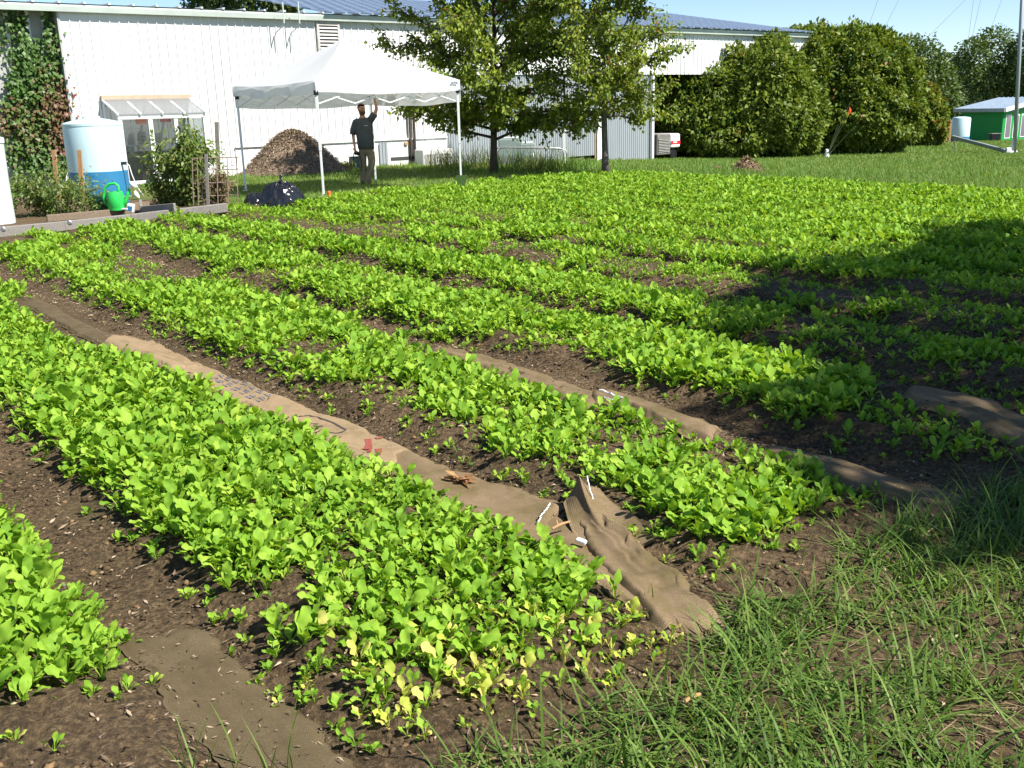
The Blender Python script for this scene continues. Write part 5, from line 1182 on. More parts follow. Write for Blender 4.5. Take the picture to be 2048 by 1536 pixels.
for k in range(4):
    A, B = lc[k] * .97, lc[(k + 1) % 4] * .97; mb = MB()
    for j in range(4):
        p, q_ = A.lerp(B, j / 4), A.lerp(B, (j + 1) / 4); z0, z1 = (ZV + .02, ZV - .22) if j % 2 else (ZV - .22, ZV + .02)
        mb.bar(p + Vector((0, 0, z0)), q_ + Vector((0, 0, z1)), .012, .02); z0, z1 = z1, z0; mb.bar(p + Vector((0, 0, z0)) - A.normalized() * .02, q_ + Vector((0, 0, z1)) - A.normalized() * .02, .012, .02)
    mb.build("truss", MT['white'], t)
for k in range(4):
    mb = MB(); mb.bar(lc[k] * .97 + Vector((0, 0, ZV + .15)), Vector((0, 0, ZT - .25)) + lc[k] * .02, .025, .03); mb.build("roof_strut", MT['steel'], t)
MB().tube([(0, 0, ZT - .6), (0, 0, ZT - .05)], .025, 8).build("centre_pole", MT['steel'], t)
A, B = lc[0], lc[1]; c = A.lerp(B, .95) * 1.01; out = (A + B).normalized(); mb = MB(); M_ = Matrix.Rotation(math.atan2((B - A).y, (B - A).x), 3, 'Z')
for i, (dx, w_) in enumerate(((-.06, .05), (0, .04), (.055, .05))): mb.box(c + M_ @ Vector((dx, -.03, 0)) + Vector((0, 0, ZE - .07 + .008 * (i % 2))), (w_, .004, .035), M_)
mb.build("printed_logo", MT['ink_blue'], t)
# marker and board in front of the tent
g_ = pt(659, 397); MB_ = MB(); MB_.lathe([(.035, -.1), (.036, .13), (.03, .14)], 12); MB_.lathe([(.038, .09), (.038, .11)], 12); tag(MB_.build("orange_marker", MT['orange'], loc=g_, smooth=SM), "short orange marker post right of the near tent leg", "marker")
g_ = pt(917, 380); t = thing("display_board", "tilted dark green board at the foot of the right tent leg", "board", g_)
a_, b2, c2, d2 = (up_at(x_, y_, g_.y - .05) - g_ for x_, y_ in ((905, 381), (928, 381), (934, 350), (912, 351)))
mb = MB(); n3 = Vector((0, .03, 0)); mb.add([a_, b2, c2, d2, a_ + n3, b2 + n3, c2 + n3, d2 + n3], [(0, 1, 2, 3), (7, 6, 5, 4), (0, 4, 5, 1), (1, 5, 6, 2), (2, 6, 7, 3), (3, 7, 4, 0)]); mb.build("panel", MT['signgreen'], t)
mb = MB(); q_ = up_at(919, 377, g_.y - .1) - g_; mb.tube([q_ - Vector((0, 0, .15)), q_ + Vector((0, 0, .05))], .03, 8); q_ = up_at(928, 378, g_.y - .1) - g_; mb.tube([q_ - Vector((0, 0, .15)), q_ + Vector((0, 0, .04))], .03, 8); mb.build("white_peg", MT['white'], t)

# ------------------------------------------------------------------ things along the building
t, k_ = wthing("heat_pump", "pale air conditioning unit with grilles beside the silver wall", "air conditioner", 868, 330, .45)
k0_, zt_ = wh(840, 300, .6); k1_, _ = wh(899, 297, .6); w_ = k1_ - k0_; h_ = zt_ - gzf(t.location.x, t.location.y); h_ = max(h_, .5)
mb = MB(); mb.box((0, 0, h_ / 2), (w_, .5, h_), None, .02); mb.build("casing", MT['pot_white'], t)
for sx in (-.26, .22):
    g_ = MB().box((sx * w_, -.255, h_ * .42), (w_ * .38, .012, h_ * .58)).build("grille", MT['metal_dark'], t)
    mb = MB()
    for i in range(9): mb.box((sx * w_ - w_ * .18 + w_ * .36 * i / 8, -.266, h_ * .42), (.012, .012, h_ * .58))
    mb.build("grille_bars", MT['pot_white'], g_)
t, k_ = wthing("utility_box", "green utility box in the grass behind the man", "utility box", 713, 336, .7)
mb = MB(); mb.box((0, 0, .16), (.36, .3, .34), None, .03); mb.build("casing", mat("grey green paint", (.09, .13, .11), None, rough=.6), t); MB().box((0, 0, .345), (.4, .34, .03), None, .01).build("lid", mat("dark grey green paint", (.07, .10, .09), None, rough=.6), t)
# tube frame and glassy tanks under the tree
g_ = pt(1065, 338); t = thing("tube_frame", "bent steel tube frame standing in tall grass under the tree", "frame", g_)
def loc(px_, py_, Y): return at(px_, py_, Y) - g_
Yf, Yb = g_.y, g_.y + 1.3
for (xa, xb, Y_) in ((1068, 1136, Yf), (1000, 1128, Yb)):
    pass
mb = MB(); mb.tube([loc(998, 340, Yf), loc(996, 303, Yf), loc(1000, 297, Yf), loc(1008, 295, Yf), loc(1060, 296, Yf), loc(1124, 298, Yf), loc(1131, 301, Yf), loc(1134, 308, Yf), loc(1138, 344, Yf)], .022, 8); mb.build("front_hoop", MT['steel'], t, smooth=True)
mb = MB(); mb.tube([loc(994, 326, Yb), loc(992, 302, Yb), loc(996, 295, Yb), loc(1060, 294, Yb), loc(1120, 296, Yb), loc(1127, 304, Yb), loc(1129, 330, Yb)], .022, 8); mb.build("rear_hoop", MT['steel'], t, smooth=True)
mb = MB(); mb.tube([loc(1072, 342, Yf), loc(1066, 308, Yf), loc(1068, 300, Yf + .2), loc(1078, 296, Yb)], .02, 8); mb.build("middle_leg", MT['steel'], t, smooth=True)
mb = MB(); mb.tube([loc(1000, 297, Yf), loc(996, 295, Yb)], .02, 6); mb.tube([loc(1130, 300, Yf), loc(1122, 296, Yb)], .02, 6); mb.build("cross_tube", MT['steel'], t, smooth=True)
for (px_, w_, h_, lab) in ((1022, .75, .85, "greenish translucent plastic tank behind the tube frame, left one"), (1052, .6, .7, "smaller greenish translucent tank behind the tube frame")):
    g2 = pt(px_, 331); t = thing("plastic_tank", lab, "tank", g2); mb = MB(); mb.box((0, 0, h_ / 2), (w_, .6, h_), None, .04); mb.build("body", MT['teal_glass'], t); mb = MB(); mb.box((0, 0, h_ + .015), (w_ * .8, .5, .03), None, .01); mb.build("lid", MT['tank_white'], t)
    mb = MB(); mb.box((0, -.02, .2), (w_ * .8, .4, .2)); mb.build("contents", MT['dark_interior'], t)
# small post with blue top near the door
g_ = pt(1129, 330); mb = MB(); mb.bar((0, 0, -.1), (0, 0, 1.0), .09, .09); mb.lathe([(.05, 1.0), (.06, 1.02), (.05, 1.1), (.02, 1.14)], 10); tag(mb.build("bollard", MT['white'], loc=g_, smooth=SM), "white post beside the right end of the tube frame", "post")
t, k_ = wthing("ramp_plank", "rusty ramp plank under the lifted sliding door", "plank", 1170, 318, .6); mb = MB(); mb.bar((-.5, 0, .12), (.6, -.1, .02), .25, .05); mb.build("plank", MT['wood_brown'], t)
t, k_ = wthing("white_door_post", "short white post with a rusty edge beside the silver door", "post", 1195, 345, 1.2); mb = MB(); mb.bar((0, 0, -.1), (.0, 0, 1.05), .14, .12); mb.build("post", MT['white'], t); mb = MB(); mb.bar((-.08, 0, .1), (-.08, 0, 1.0), .02, .1); mb.build("rusty_edge", MT['wood_fresh'], t)
# machine in the open bay
t, k_ = wthing("parked_generator", "white and grey machine with a red stripe in the open bay beside the bushes", "generator", 1335, 309, -.3)
sg = F / t.location.y
k0_, z0_ = wh(1311, 270, -.1); k1_, _ = wh(1338, 270, -.1); k2_, _ = wh(1358, 270, -.1); g0 = t.location.z; hh = z0_ - g0
a_, b_, c_ = k0_ - k_, k1_ - k_, k2_ - k_
MB().box(((a_ + b_) / 2, .4, hh / 2 + .1), (b_ - a_, 1.4, hh - .15), None, .03).build("grey_housing", MT['metal_dark'], t)
gr = MB().box(((a_ + b_) / 2 - .03, -.305, hh * .56), ((b_ - a_) * .78, .02, hh * .55)).build("grille", MT['black'], t)
mb = MB()
for i in range(9): mb.box(((a_ + b_) / 2 - .03, -.32, hh * (.31 + .5 * i / 8)), ((b_ - a_) * .78, .02, .02))
mb.build("grille_bars", MT['louver'], gr)
MB().box(((b_ + c_) / 2, .4, hh / 2 + .22), (c_ - b_ - .02, 1.4, hh - .4), None, .05).build("white_body", MT['white'], t)
MB().box(((b_ + c_) / 2, -.305, hh * .66), (c_ - b_ - .06, .01, .13)).build("red_stripe", MT['red'], t)
MB().box(((b_ + c_) / 2 - .05, -.312, hh * .67), (.22, .006, .05)).build("lettering_strip", MT['white'], t)
MB().lathe([(.16, -.1), (.2, -.09), (.2, .09), (.16, .1)], 18, ((b_ + c_) / 2, -.1, .2), Matrix.Rotation(R(90), 3, 'X')).build("wheel", MT['black'], t)

# ------------------------------------------------------------------ trees
def limb_tree(name, label, base, H_, rad, z0, nl, leaves, m, barkm, r0, lf=(.08, .13), seed=0, lean=(0, 0), group=None, shape=None, fill=1.0):
    t = thing(name, label, "tree", base, 0, group); rs = random.Random(seed)
    mb = MB(); tp = [Vector((lean[0] * u + .06 * math.sin(u * 5 + seed), lean[1] * u + .05 * math.sin(u * 4 + 1 + seed), H_ * .97 * u - .1)) for u in np.linspace(0, 1, 12)]
    mb.tube(tp, [r0 * (1.25 if i == 0 else 1 - .9 * i / 11) for i in range(12)], 10); mb.build("trunk", barkm, t, smooth=True)
    lm = MB(); Ps, Ds = [], []
    for i in range(nl):
        u = (i + .5) / nl; z = z0 + (H_ - z0) * (u ** 1.1) * .96; a_ = i * 2.4 + rs.uniform(-.5, .5)
        k_ = z / H_ * 11; j = min(10, int(k_)); st_ = tp[j].lerp(tp[j + 1], k_ - j)
        L_ = rad * (shape(u) if shape else (1 - u) ** .6) * rs.uniform(.65, 1.08) + .25
        inc = R(8 + 45 * u) + rs.uniform(-.15, .25); d_ = Vector((math.cos(a_) * math.cos(inc), math.sin(a_) * math.cos(inc), math.sin(inc)))
        pts = [st_ + d_ * L_ * v + Vector((0, 0, .10 * L_ * v * v * (1 if u > .35 else -.8))) + Vector((rs.gauss(0, .04), rs.gauss(0, .04), rs.gauss(0, .04))) * L_ * (v > 0) for v in (0, .25, .5, .75, 1)]
        rr = r0 * .42 * (1 - .6 * u); lm.tube(pts, [rr, rr * .8, rr * .6, rr * .4, rr * .18], 6)
        nt_ = max(4, int(5 + L_ * 5))
        for q_ in range(nt_):
            v = rs.uniform(.18, 1.0); k2 = min(3, int(v * 4)); b0 = pts[k2].lerp(pts[k2 + 1], v * 4 - k2)
            td = (d_ * .8 + Vector((rs.gauss(0, .7), rs.gauss(0, .7), rs.gauss(.1, .45)))).normalized(); tl = rs.uniform(.3, .75) * (.55 + .45 * L_ / rad)
            e_ = b0 + td * tl; lm.tube([b0, b0.lerp(e_, .5) + Vector((0, 0, .04)), e_], [.012, .009, .005], 4)
            nn = int(leaves * rs.uniform(.6, 1.4) * fill)
            for w_ in range(nn):
                s_ = rs.uniform(.1, 1.08); p_ = b0 + td * tl * s_; Ps.append((p_.x + rs.gauss(0, .07), p_.y + rs.gauss(0, .07), p_.z + rs.gauss(0, .07))); Ds.append(td)
    lm.build("limb", barkm, t, smooth=True)
    P = np.array(Ps); n_ = len(P); D = np.array([tuple(d) for d in Ds]); D = norm(D * .4 + rng.normal(0, .6, (n_, 3)) + np.array([0, 0, -.75])); N = norm(unit(n_) * .75 + np.array([.35, -.35, .6]))
    L = rng.uniform(lf[0], lf[1], n_); V, Q = leaf_quads(P, D, N, L, L * rng.uniform(.5, .72, n_)); 
    var = np.clip(rng.beta(2.4, 2.2, n_) * .9 + .25 * (fbm(P[:, 0] * 1.5 + seed, P[:, 2] * 1.5, 2) - .5) + (rng.random(n_) < .02) * .5, 0, 1)
    npmesh("crown", V, Q, m, var, parent=t); return t
b_ = pt(992, 333); b_.y -= 0; s_ = F / b_.y
limb_tree("pear_tree", "wide pear tree with a dark trunk between tent and silver wall, branches low", pt(992, 347), 7.2, 3.0, .95, 66, 38, MT['pear'], MT['bark'], .105, (.09, .15), 5, shape=lambda u: (1 - u) ** .5 * (0.75 + .5 * min(1, u * 4)))
b_ = pt(1209, 350)
limb_tree("pear_tree", "narrower pear tree with a clean slender trunk at the field's edge", b_, 7.0, 1.8, 1.5, 54, 42, MT['pear'], MT['bark_grey'], .088, (.08, .125), 9, lean=(.12, 0), shape=lambda u: (1 - u) ** .45 * (.8 + .45 * min(1, u * 3)))

def dense_bush(name, label, base, lobes, n_, m, lf, stems=5, seed=0, cat="bush", group=None, orange=.0, core=True):
    """lobes: (x, y, z, rx, ry, rz) in metres about the base"""
    t = thing(name, label, cat, base, 0, group); rs = np.random.default_rng(seed); Ps, Ns = [], []
    vol = np.array([l[3] * l[5] + l[4] * l[5] for l in lobes]); vol = vol / vol.sum()
    for l, f_ in zip(lobes, vol):
        c = np.array(l[:3]); r_ = np.array(l[3:]); k_ = int(n_ * f_); v = rs.normal(size=(k_, 3)); v /= np.linalg.norm(v, axis=1)[:, None]
        a_ = np.arctan2(v[:, 1], v[:, 0]); bump = .42 * (fbm(a_ * 1.9 + seed, v[:, 2] * 2.8 + seed * 2, 3) - .5) + .46 * (fbm(a_ * 5 + seed, v[:, 2] * 6 + seed, 2) - .5)
        dep = 1 + bump - np.abs(rs.normal(0, .085, k_)) - (rs.random(k_) < .12) * rs.uniform(0, .35, k_)
        p = c + v * r_ * dep[:, None]; ok_ = p[:, 2] > .04
        for m_ in lobes:
            if m_ is l: continue
            q_ = (p - np.array(m_[:3])) / np.array(m_[3:]); ok_ &= (q_ ** 2).sum(1) > .55
        Ps.append(p[ok_]); Ns.append(norm(v / r_)[ok_])
    P = np.concatenate(Ps); N0 = np.concatenate(Ns); n_ = len(P)
    D = norm(N0 * .55 + rs.normal(0, .55, (n_, 3)) + np.array([0, 0, -.25])); N = norm(N0 * .6 + rs.normal(0, .45, (n_, 3)) + np.array([0, 0, .35])); L = rs.uniform(lf[0], lf[1], n_)
    V, Q = leaf_quads(P, D, N, L, L * rs.uniform(.42, .62, n_))
    var = np.clip(rs.beta(2.2, 2.2, n_) * .85 + .35 * (fbm(P[:, 0] * .9 + seed, P[:, 2] * .9 + P[:, 1], 2) - .5) + (rs.random(n_) < orange) * .6, 0, 1)
    npmesh("crown", V, Q, m, var, parent=t)
    mb = MB()
    for i in range(stems):
        l = lobes[i % len(lobes)]; x_ = l[0] * .6 + rs.normal(0, .15); y_ = l[1] * .6 + rs.normal(0, .15)
        mb.tube([(x_ * .7, y_ * .7, -.1), (x_, y_, l[2] * .4), (l[0] + rs.normal(0, .3), l[1] + rs.normal(0, .3), l[2])], [.09, .07, .03], 7)
    mb.build("trunk", MT['bark'], t, smooth=True); return t
def lobe_px(base, items, Y):
    """(px, py, rx_px, ry_px, dy) -> lobes in metres about base"""
    out = []
    for (x_, y_, rx_, ry_, dy) in items:
        p = at(x_, y_, Y + dy) ; s_ = F / ((Y + dy)); out.append((p.x - base.x, p.y - base.y, p.z - base.z, rx_ / s_, (rx_ + ry_) / 2 / s_, ry_ / s_))
    return out
bA = pt(1470, 315); YA = bA.y
dense_bush("large_shrub", "left large rounded evergreen shrub overlapping the open bay, with a taller tuft on top", bA, lobe_px(bA, [(1405, 215, 88, 78, 0), (1345, 205, 48, 62, .6), (1440, 140, 58, 50, .5), (1520, 195, 78, 92, -.3), (1450, 262, 100, 52, -.6), (1545, 120, 34, 46, .6), (1420, 250, 80, 55, 0), (1565, 215, 52, 88, .1), (1600, 245, 46, 62, .9), (1340, 235, 36, 62, .2)], YA), 52000, MT['bushleaf'], (.15, .27), 7, 3, group=None, orange=.006)
bB = pt(1700, 306); YB = bB.y + 1.0
dense_bush("large_shrub", "biggest rounded evergreen shrub in the middle, rising above the roof line", bB, lobe_px(bB, [(1680, 166, 116, 96, 0), (1600, 190, 80, 100, -.3), (1620, 122, 78, 60, .3), (1750, 190, 76, 96, .2), (1690, 230, 130, 75, -.5), (1735, 116, 66, 50, .3), (1650, 250, 70, 55, -.9), (1762, 255, 66, 45, -.2)], YB), 95000, MT['bushleaf'], (.17, .3), 8, 4, orange=.008)
bC = pt(1835, 293); 
dense_bush("large_shrub", "reddish tinged shrub tapering down at the right of the biggest shrub", bC, lobe_px(bC, [(1835, 235, 48, 58, 1.5), (1855, 258, 32, 34, 1.2)], bC.y), 16000, MT['bushleaf'], (.18, .32), 4, 6, orange=.16)
# far trees
def far_tree(label, px_, py_, Y, lob, n_, seed, name="tall_tree", lf=(.2, .42)):
    p = at(px_, py_, Y); p.z = gzf(p.x, p.y); return dense_bush(name, label, p, lobe_px(p, lob, Y), n_, MT['fartree'], lf, 3, seed, "tree", "trees beyond the lawn")
far_tree("dark green tree rising just right of the biggest shrub", 1830, 262, 80, [(1835, 150, 52, 62, 0), (1850, 200, 62, 60, 0), (1815, 105, 24, 30, 0), (1875, 180, 30, 55, 1), (1840, 240, 60, 40, 0)], 15000, 11)
far_tree("tree with a notched crown behind the green shed", 1960, 262, 96, [(1945, 145, 36, 62, 0), (1985, 125, 40, 62, 1), (1960, 190, 70, 60, 0), (1915, 180, 34, 60, 2), (2010, 165, 40, 62, 0), (1960, 235, 90, 40, 0)], 22000, 12)
far_tree("tree at the right edge beyond the pole", 2060, 262, 93, [(2065, 130, 40, 70, 0), (2075, 190, 55, 70, 0), (2050, 235, 50, 40, 0)], 14000, 13)
far_tree("low distant tree in the gap between the dark trees", 1895, 262, 120, [(1895, 165, 34, 50, 0), (1880, 210, 50, 55, 0), (1930, 200, 50, 60, 0)], 8000, 14)
p = at(480, 340, 62); t_ = far_tree("tree top showing above the warehouse roof on the left", 480, 340, 62, [(430, -28, 45, 40, 0), (495, -30, 60, 45, 0), (560, -22, 55, 40, 1), (480, 30, 100, 50, 1)], 12000, 15)
def hedge_row():
    # distant woodland closing the view behind everything
    kindobj = []
    n_ = 46000; X = rng.uniform(-70, 150, n_); Y = 150 + rng.uniform(-4, 4, n_) + .15 * X; top = 6.2 + 3.4 * fbm(X * .12, X * 0 + 2, 3); zb = base_z(X, Y); Z = zb + top * rng.random(n_) ** .8
    P = np.stack([X, Y - 3 * np.sin(np.pi * np.clip((Z - zb) / 10, 0, 1)), Z], 1); N = norm(np.stack([rng.normal(0, .5, n_), -np.ones(n_), rng.normal(.5, .4, n_)], 1)); V, Q = leaf_quads(P, norm(unit(n_) + (0, 0, -.3)), N, rng.uniform(.5, 1.1, n_), rng.uniform(.4, .7, n_))
    kind(npmesh("woodland", V, Q, MT['fartree'], rng.beta(2, 2, n_)), 'stuff')
hedge_row()
# shade tree outside the right of the picture: it throws the shade over the beds
dense_bush("shade_tree", "leafy tree standing outside the right edge, its shade lying over the beds", Vector((10.5, 3.9, gzf(10.5, 3.9))), [(-1.7, -2.0, 6.2, 2.5, 2.4, 1.8), (-.7, .9, 6.3, 3.1, 2.9, 2.0), (1.6, 3.4, 6.2, 3.0, 2.8, 1.9), (-1.9, -4.4, 5.4, 1.9, 2.0, 1.2), (2.0, -.8, 6.8, 3.2, 3.2, 2.2)], 150000, MT['pear'], (.10, .18), 5, 21, "tree")

# ------------------------------------------------------------------ far right: shed, tank, pole
g_ = pt(1962, 281); Ys = g_.y; sh = thing("garden_shed", "green shed with a sloping grey metal roof at the far right", "shed", g_)
def L_(px_, py_, dy=0.0): return at(px_, py_, Ys + dy) - g_
sc = F / Ys
# front left wall runs from (1912,..) to (2003,..); right face from there to the right
fl = L_(1920, 284, 3.0); fr = L_(2002, 276, 0); rr_ = L_(2078, 268, 3.6); bl = fl + (rr_ - fr)
for v in (fl, fr, rr_, bl): v.z = -.3
hF = L_(2000, 222).z; 
def wall4(a, b, z0, z1a, z1b, nm, m, th=.12):
    d = Vector((b.x - a.x, b.y - a.y, 0)).normalized(); n3 = Vector((-d.y, d.x, 0)) * th
    mb = MB(); mb.add([Vector((a.x, a.y, z0)), Vector((b.x, b.y, z0)), Vector((b.x, b.y, z1b)), Vector((a.x, a.y, z1a)), Vector((a.x, a.y, z0)) + n3, Vector((b.x, b.y, z0)) + n3, Vector((b.x, b.y, z1b)) + n3, Vector((a.x, a.y, z1a)) + n3], [(0, 1, 2, 3), (7, 6, 5, 4), (0, 4, 5, 1), (1, 5, 6, 2), (2, 6, 7, 3), (3, 7, 4, 0)]); return mb.build(nm, m, sh)
rise = .55
wall4(fl, fr, -.3, hF, hF, "front_wall", MT['shed_green'])
sw = wall4(fr + Vector((.02, 0, 0)), rr_, -.3, hF, hF + rise, "side_wall", MT['shed_green'])
wall4(bl, fl, -.3, hF + rise, hF, "end_wall", MT['shed_green'])
dv = (rr_ - fr); dv.z = 0; dl = dv.length; dn = dv / dl; on = Vector((dn.y, -dn.x, 0))
for i, (u0, u1) in enumerate(((.06, .20), (.26, .40), (.46, .60), (.66, .80))):
    c = fr + dn * dl * (u0 + u1) / 2; zc = hF * .45
    Mx = Matrix((dn, -on, Vector((0, 0, 1)))).transposed(); 
    wn = MB().box(Vector((c.x, c.y, zc)) + on * .02, (dl * (u1 - u0), .05, hF * .82), Mx).build("window_frame", MT['white'], sh)
    MB().box(Vector((c.x, c.y, zc)) + on * .05, (dl * (u1 - u0) - .16, .03, hF * .74), Mx).build("pane", mat("dark violet glass", (.16, .13, .17), None, rough=.15), wn)
ov = .45; e0 = fl + (fl - fr).normalized() * ov; e1 = fr + (fr - fl).normalized() * .35
dn3 = dn; f0 = e0 - dn3 * ov; f1 = e1 - dn3 * ov; b0 = e0 + dv * 1.08; b1 = e1 + dv * 1.08
zf = hF - .12 + .12; zb_ = hF + rise * 1.15
mb = MB(); q_ = [Vector((f0.x, f0.y, zf)), Vector((f1.x, f1.y, zf)), Vector((b1.x, b1.y, zb_)), Vector((b0.x, b0.y, zb_))]; up_ = Vector((0, 0, .14))
mb.add(q_ + [v + up_ for v in q_], [(3, 2, 1, 0), (4, 5, 6, 7), (0, 1, 5, 4), (1, 2, 6, 5), (2, 3, 7, 6), (3, 0, 4, 7)])
for i in range(12):
    u = i / 11; mb.bar(q_[0].lerp(q_[1], u) + up_ * 1.1, q_[3].lerp(q_[2], u) + up_ * 1.1, .05, .04)
mb.build("roof", mat("grey blue roof metal", (.27, .33, .40), (.22, .28, .35), 2, .5), sh)
mb = MB(); mb.bar(q_[1] + up_ * .5 + Vector((.03, 0, 0)), q_[2] + up_ * .5 + Vector((.03, 0, 0)), .08, .24); mb.build("verge_board", MT['white'], sh)
mb = MB(); mb.bar(q_[0] + up_ * .4 - dn3 * .05, q_[1] + up_ * .4 - dn3 * .05, .06, .22); mb.build("fascia_board", MT['grey_siding'], sh)
g_ = pt(1919, 283); s_ = F / g_.y; r = 17 / s_; h = 47 / s_; t = thing("water_tank", "pale aqua tank with a blue base standing in front of the green shed", "tank", g_)
MB().lathe([(r, h * .2), (r, h * .92), (r * .9, h * .97), (r * .3, h)], 28).build("body", MT['tank_pale'], t, smooth=SM); MB().lathe([(r * .99, -.1), (r * 1.015, 0), (r * 1.015, h * .2)], 28).build("blue_base", MT['tank_blue'], t, smooth=SM)
g_ = pt(1976, 281); g_.y -= .8; t = thing("black_bin", "black bin on the grass in front of the green shed wall", "bin", g_); s_ = F / g_.y; w_ = 18 / s_
MB().box((0, 0, w_ * .36), (w_, w_ * .7, w_ * .75), None, .04).build("body", MT['black'], t); MB().box((0, 0, w_ * .76), (w_ * 1.06, w_ * .76, .05), None, .015).build("lid", MT['metal_dark'], t)
for x_, lab in ((1893, "left of two timber posts beside the far tank"), (1898, "right of two timber posts beside the far tank")):
    g_ = pt(x_, 284); s_ = F / g_.y; mb = MB(); mb.bar((0, 0, -.1), (0, 0, 42 / s_), .12, .12); tag(mb.build("timber_post", MT['wood_fresh'], loc=g_), lab, "post", "timber posts beside the far tank")
g_ = pt(2029, 306); t = thing("light_pole", "tall grey steel pole with a bracket at its foot near the right edge", "pole", g_); top = at(2047, -60, g_.y) - g_
MB().tube([(0, 0, -.2), top * .5, top * 1.4], [.085, .075, .065], 12).build("shaft", MT['galv'], t, smooth=True)
mb = MB(); mb.tube([Vector((-.14, .02, 0)), Vector((-.13, .02, .55))], .04, 8); mb.box((-.3, -.03, .12), (.2, .16, .22), None, .02); mb.box((-.1, 0, .05), (.4, .14, .1), None, .02); mb.build("foot_bracket", MT['white'], t)
e_ = at(1905, 274, g_.y + 3.0); t2 = thing("steel_beam", "long dark steel beam slanting from the far tank down to the pole's foot", "beam", g_); mb = MB(); mb.bar(Vector((-.42, .0, .1)), e_ - g_, .12, .15, bev=.01); mb.build("beam", MT['galv'], t2)
q_ = e_ - g_; mb = MB(); mb.tube([q_ + Vector((.1, 0, 0)), Vector((q_.x + .15, q_.y, gzf(g_.x + q_.x, g_.y + q_.y) - g_.z))], .02, 6); mb.build("prop", MT['wood_grey'], t2)
# flagged poles in front of the biggest shrub
g_ = pt(1653, 314); t = thing("flagged_pole", "slanting thin poles with an orange ribbon in front of the biggest shrub", "pole", g_); Yq = g_.y - .5
mb = MB()
for (x_, y_) in ((1700, 205), (1690, 240), (1712, 250), (1676, 250)): mb.tube([(0, 0, 0), at(x_, y_, Yq - .4) - g_], [.014, .007], 5)
mb.build("pole", MT['steel'], t); p = at(1699, 213, Yq - .55) - g_
V, Q = leaf_quads(np.array([tuple(p), tuple(p + Vector((.03, 0, -.02)))]), norm(np.array([(.25, 0, -1.), (-.15, 0, -1.)])), np.array([(0, -1., .1), (.2, -1., .1)]), [.30, .34], [.1, .09]); npmesh("ribbon", V, Q, MT['orange'], parent=t)
MB().lathe([(.14, -.05), (.1, .1), (.06, .3), (.03, .32)], 12).build("base", MT['white'], t, smooth=SM)
g_ = pt(1852, 286); mb = MB(); mb.box((0, 0, .05), (1.5, .5, .08), Matrix.Rotation(R(12), 3, 'Z'), .03); tag(mb.build("white_sheet", MT['white'], loc=g_), "white sheet lying on the grass left of the far tank", "sheet")
g_ = pt(1432, 338); mb = MB(); mb.lathe([(.16, -.02), (.15, .04), (.09, .09), (.03, .10)], 9); tag(mb.build("rock", MT['dirt'], loc=g_, smooth=True), "small brown stone left of the dirt heap", "stone")
# guy wires against the sky
for i, (x0, y0, x1, y1) in enumerate(((1756, 0, 1741, 41), (1797, 0, 1767, 60), (1925, 12, 1858, 80), (1947, 0, 1934, 98), (1961, 0, 1944, 76), (2003, 0, 1981, 60))):
    dx = (x1 - x0) / (y1 - y0); Yw = 96 + 2 * i; a_ = at(x0 - dx * 300 * 1, y0 - 300, Yw + 3); b_ = at(x0 + dx * 250, 250, Yw); 
    mb = MB(); mb.tube([a_, b_], .016, 4); tag(mb.build("guy_wire", MT['steel']), f"thin wire against the sky, {['first','second','third','fourth','fifth','sixth'][i]} from the left", "wire", "thin wires against the sky")
# rank grass clumps by the building
def clump(px_, py_, n_, H_, sp_, var, label):
    p = pt(px_, py_); P = np.array(p) + rng.normal(0, sp_, (n_, 3)) * (1, .7, 0); h = rng.uniform(.5, 1, n_) * H_
    P[:, :2] = np.array(p)[:2] + (P[:, :2] - np.array(p)[:2]) * np.minimum(1, sp_ * 1.9 / (np.linalg.norm(P[:, :2] - np.array(p)[:2], axis=1)[:, None] + 1e-6))
    V, Q = blades(P, h, rng.uniform(.012, .02, n_), np.abs(rng.normal(.3, .25, n_)), rng.uniform(0, 6.28, n_), 4, rng.uniform(.3, 1.1, n_)); tag(npmesh("grass_clump", V, Q, MT['lawnblade'], np.repeat(np.clip(rng.normal(var, .15, n_), 0, 1), 4)), label, "grass clump", "rank grass clumps by the building")
clump(893, 338, 160, .95, .25, .85, "yellowish grass clump right of the air conditioner")
clump(955, 338, 200, .9, .32, .8, "yellowish tall grass left of the tube frame")
clump(1020, 342, 220, .8, .4, .45, "green grass clump under the tube frame's left half")
clump(1085, 342, 260, .85, .4, .75, "reddish yellow grass clump inside the tube frame")
clump(1150, 342, 200, .6, .4, .35, "green grass clump left of the slender tree trunk")

# ------------------------------------------------------------------ the man under the tent
def skin_mesh(name, nodes, edges, m, parent, sub=2, root=0):
    me = bpy.data.meshes.new(name); me.from_pydata([n[0] for n in nodes], edges, []); me.update()
    o = bpy.data.objects.new(name, me); COL.objects.link(o)
    md = o.modifiers.new("s", 'SKIN'); md.use_smooth_shade = True
    sv = me.skin_vertices[0].data
    for i, n in enumerate(nodes):
        r_ = n[1]; sv[i].radius = (r_, r_) if not isinstance(r_, tuple) else r_; sv[i].use_root = (i == root)
    if sub: ms = o.modifiers.new("u", 'SUBSURF'); ms.levels = sub; ms.render_levels = sub
    dg = bpy.context.evaluated_depsgraph_get(); ev = o.evaluated_get(dg); nm = bpy.data.meshes.new_from_object(ev)
    bpy.data.objects.remove(o); nm.name = name; nm.materials.clear(); nm.materials.append(m)
    o2 = bpy.data.objects.new(name, nm); COL.objects.link(o2); o2.parent = parent
    nm.polygons.foreach_set("use_smooth", [True] * len(nm.polygons)); return o2
mp_ = pt(736, 367); man = thing("person", "bearded man in charcoal t-shirt and khaki trousers standing under the tent, one arm raised", "person", mp_)
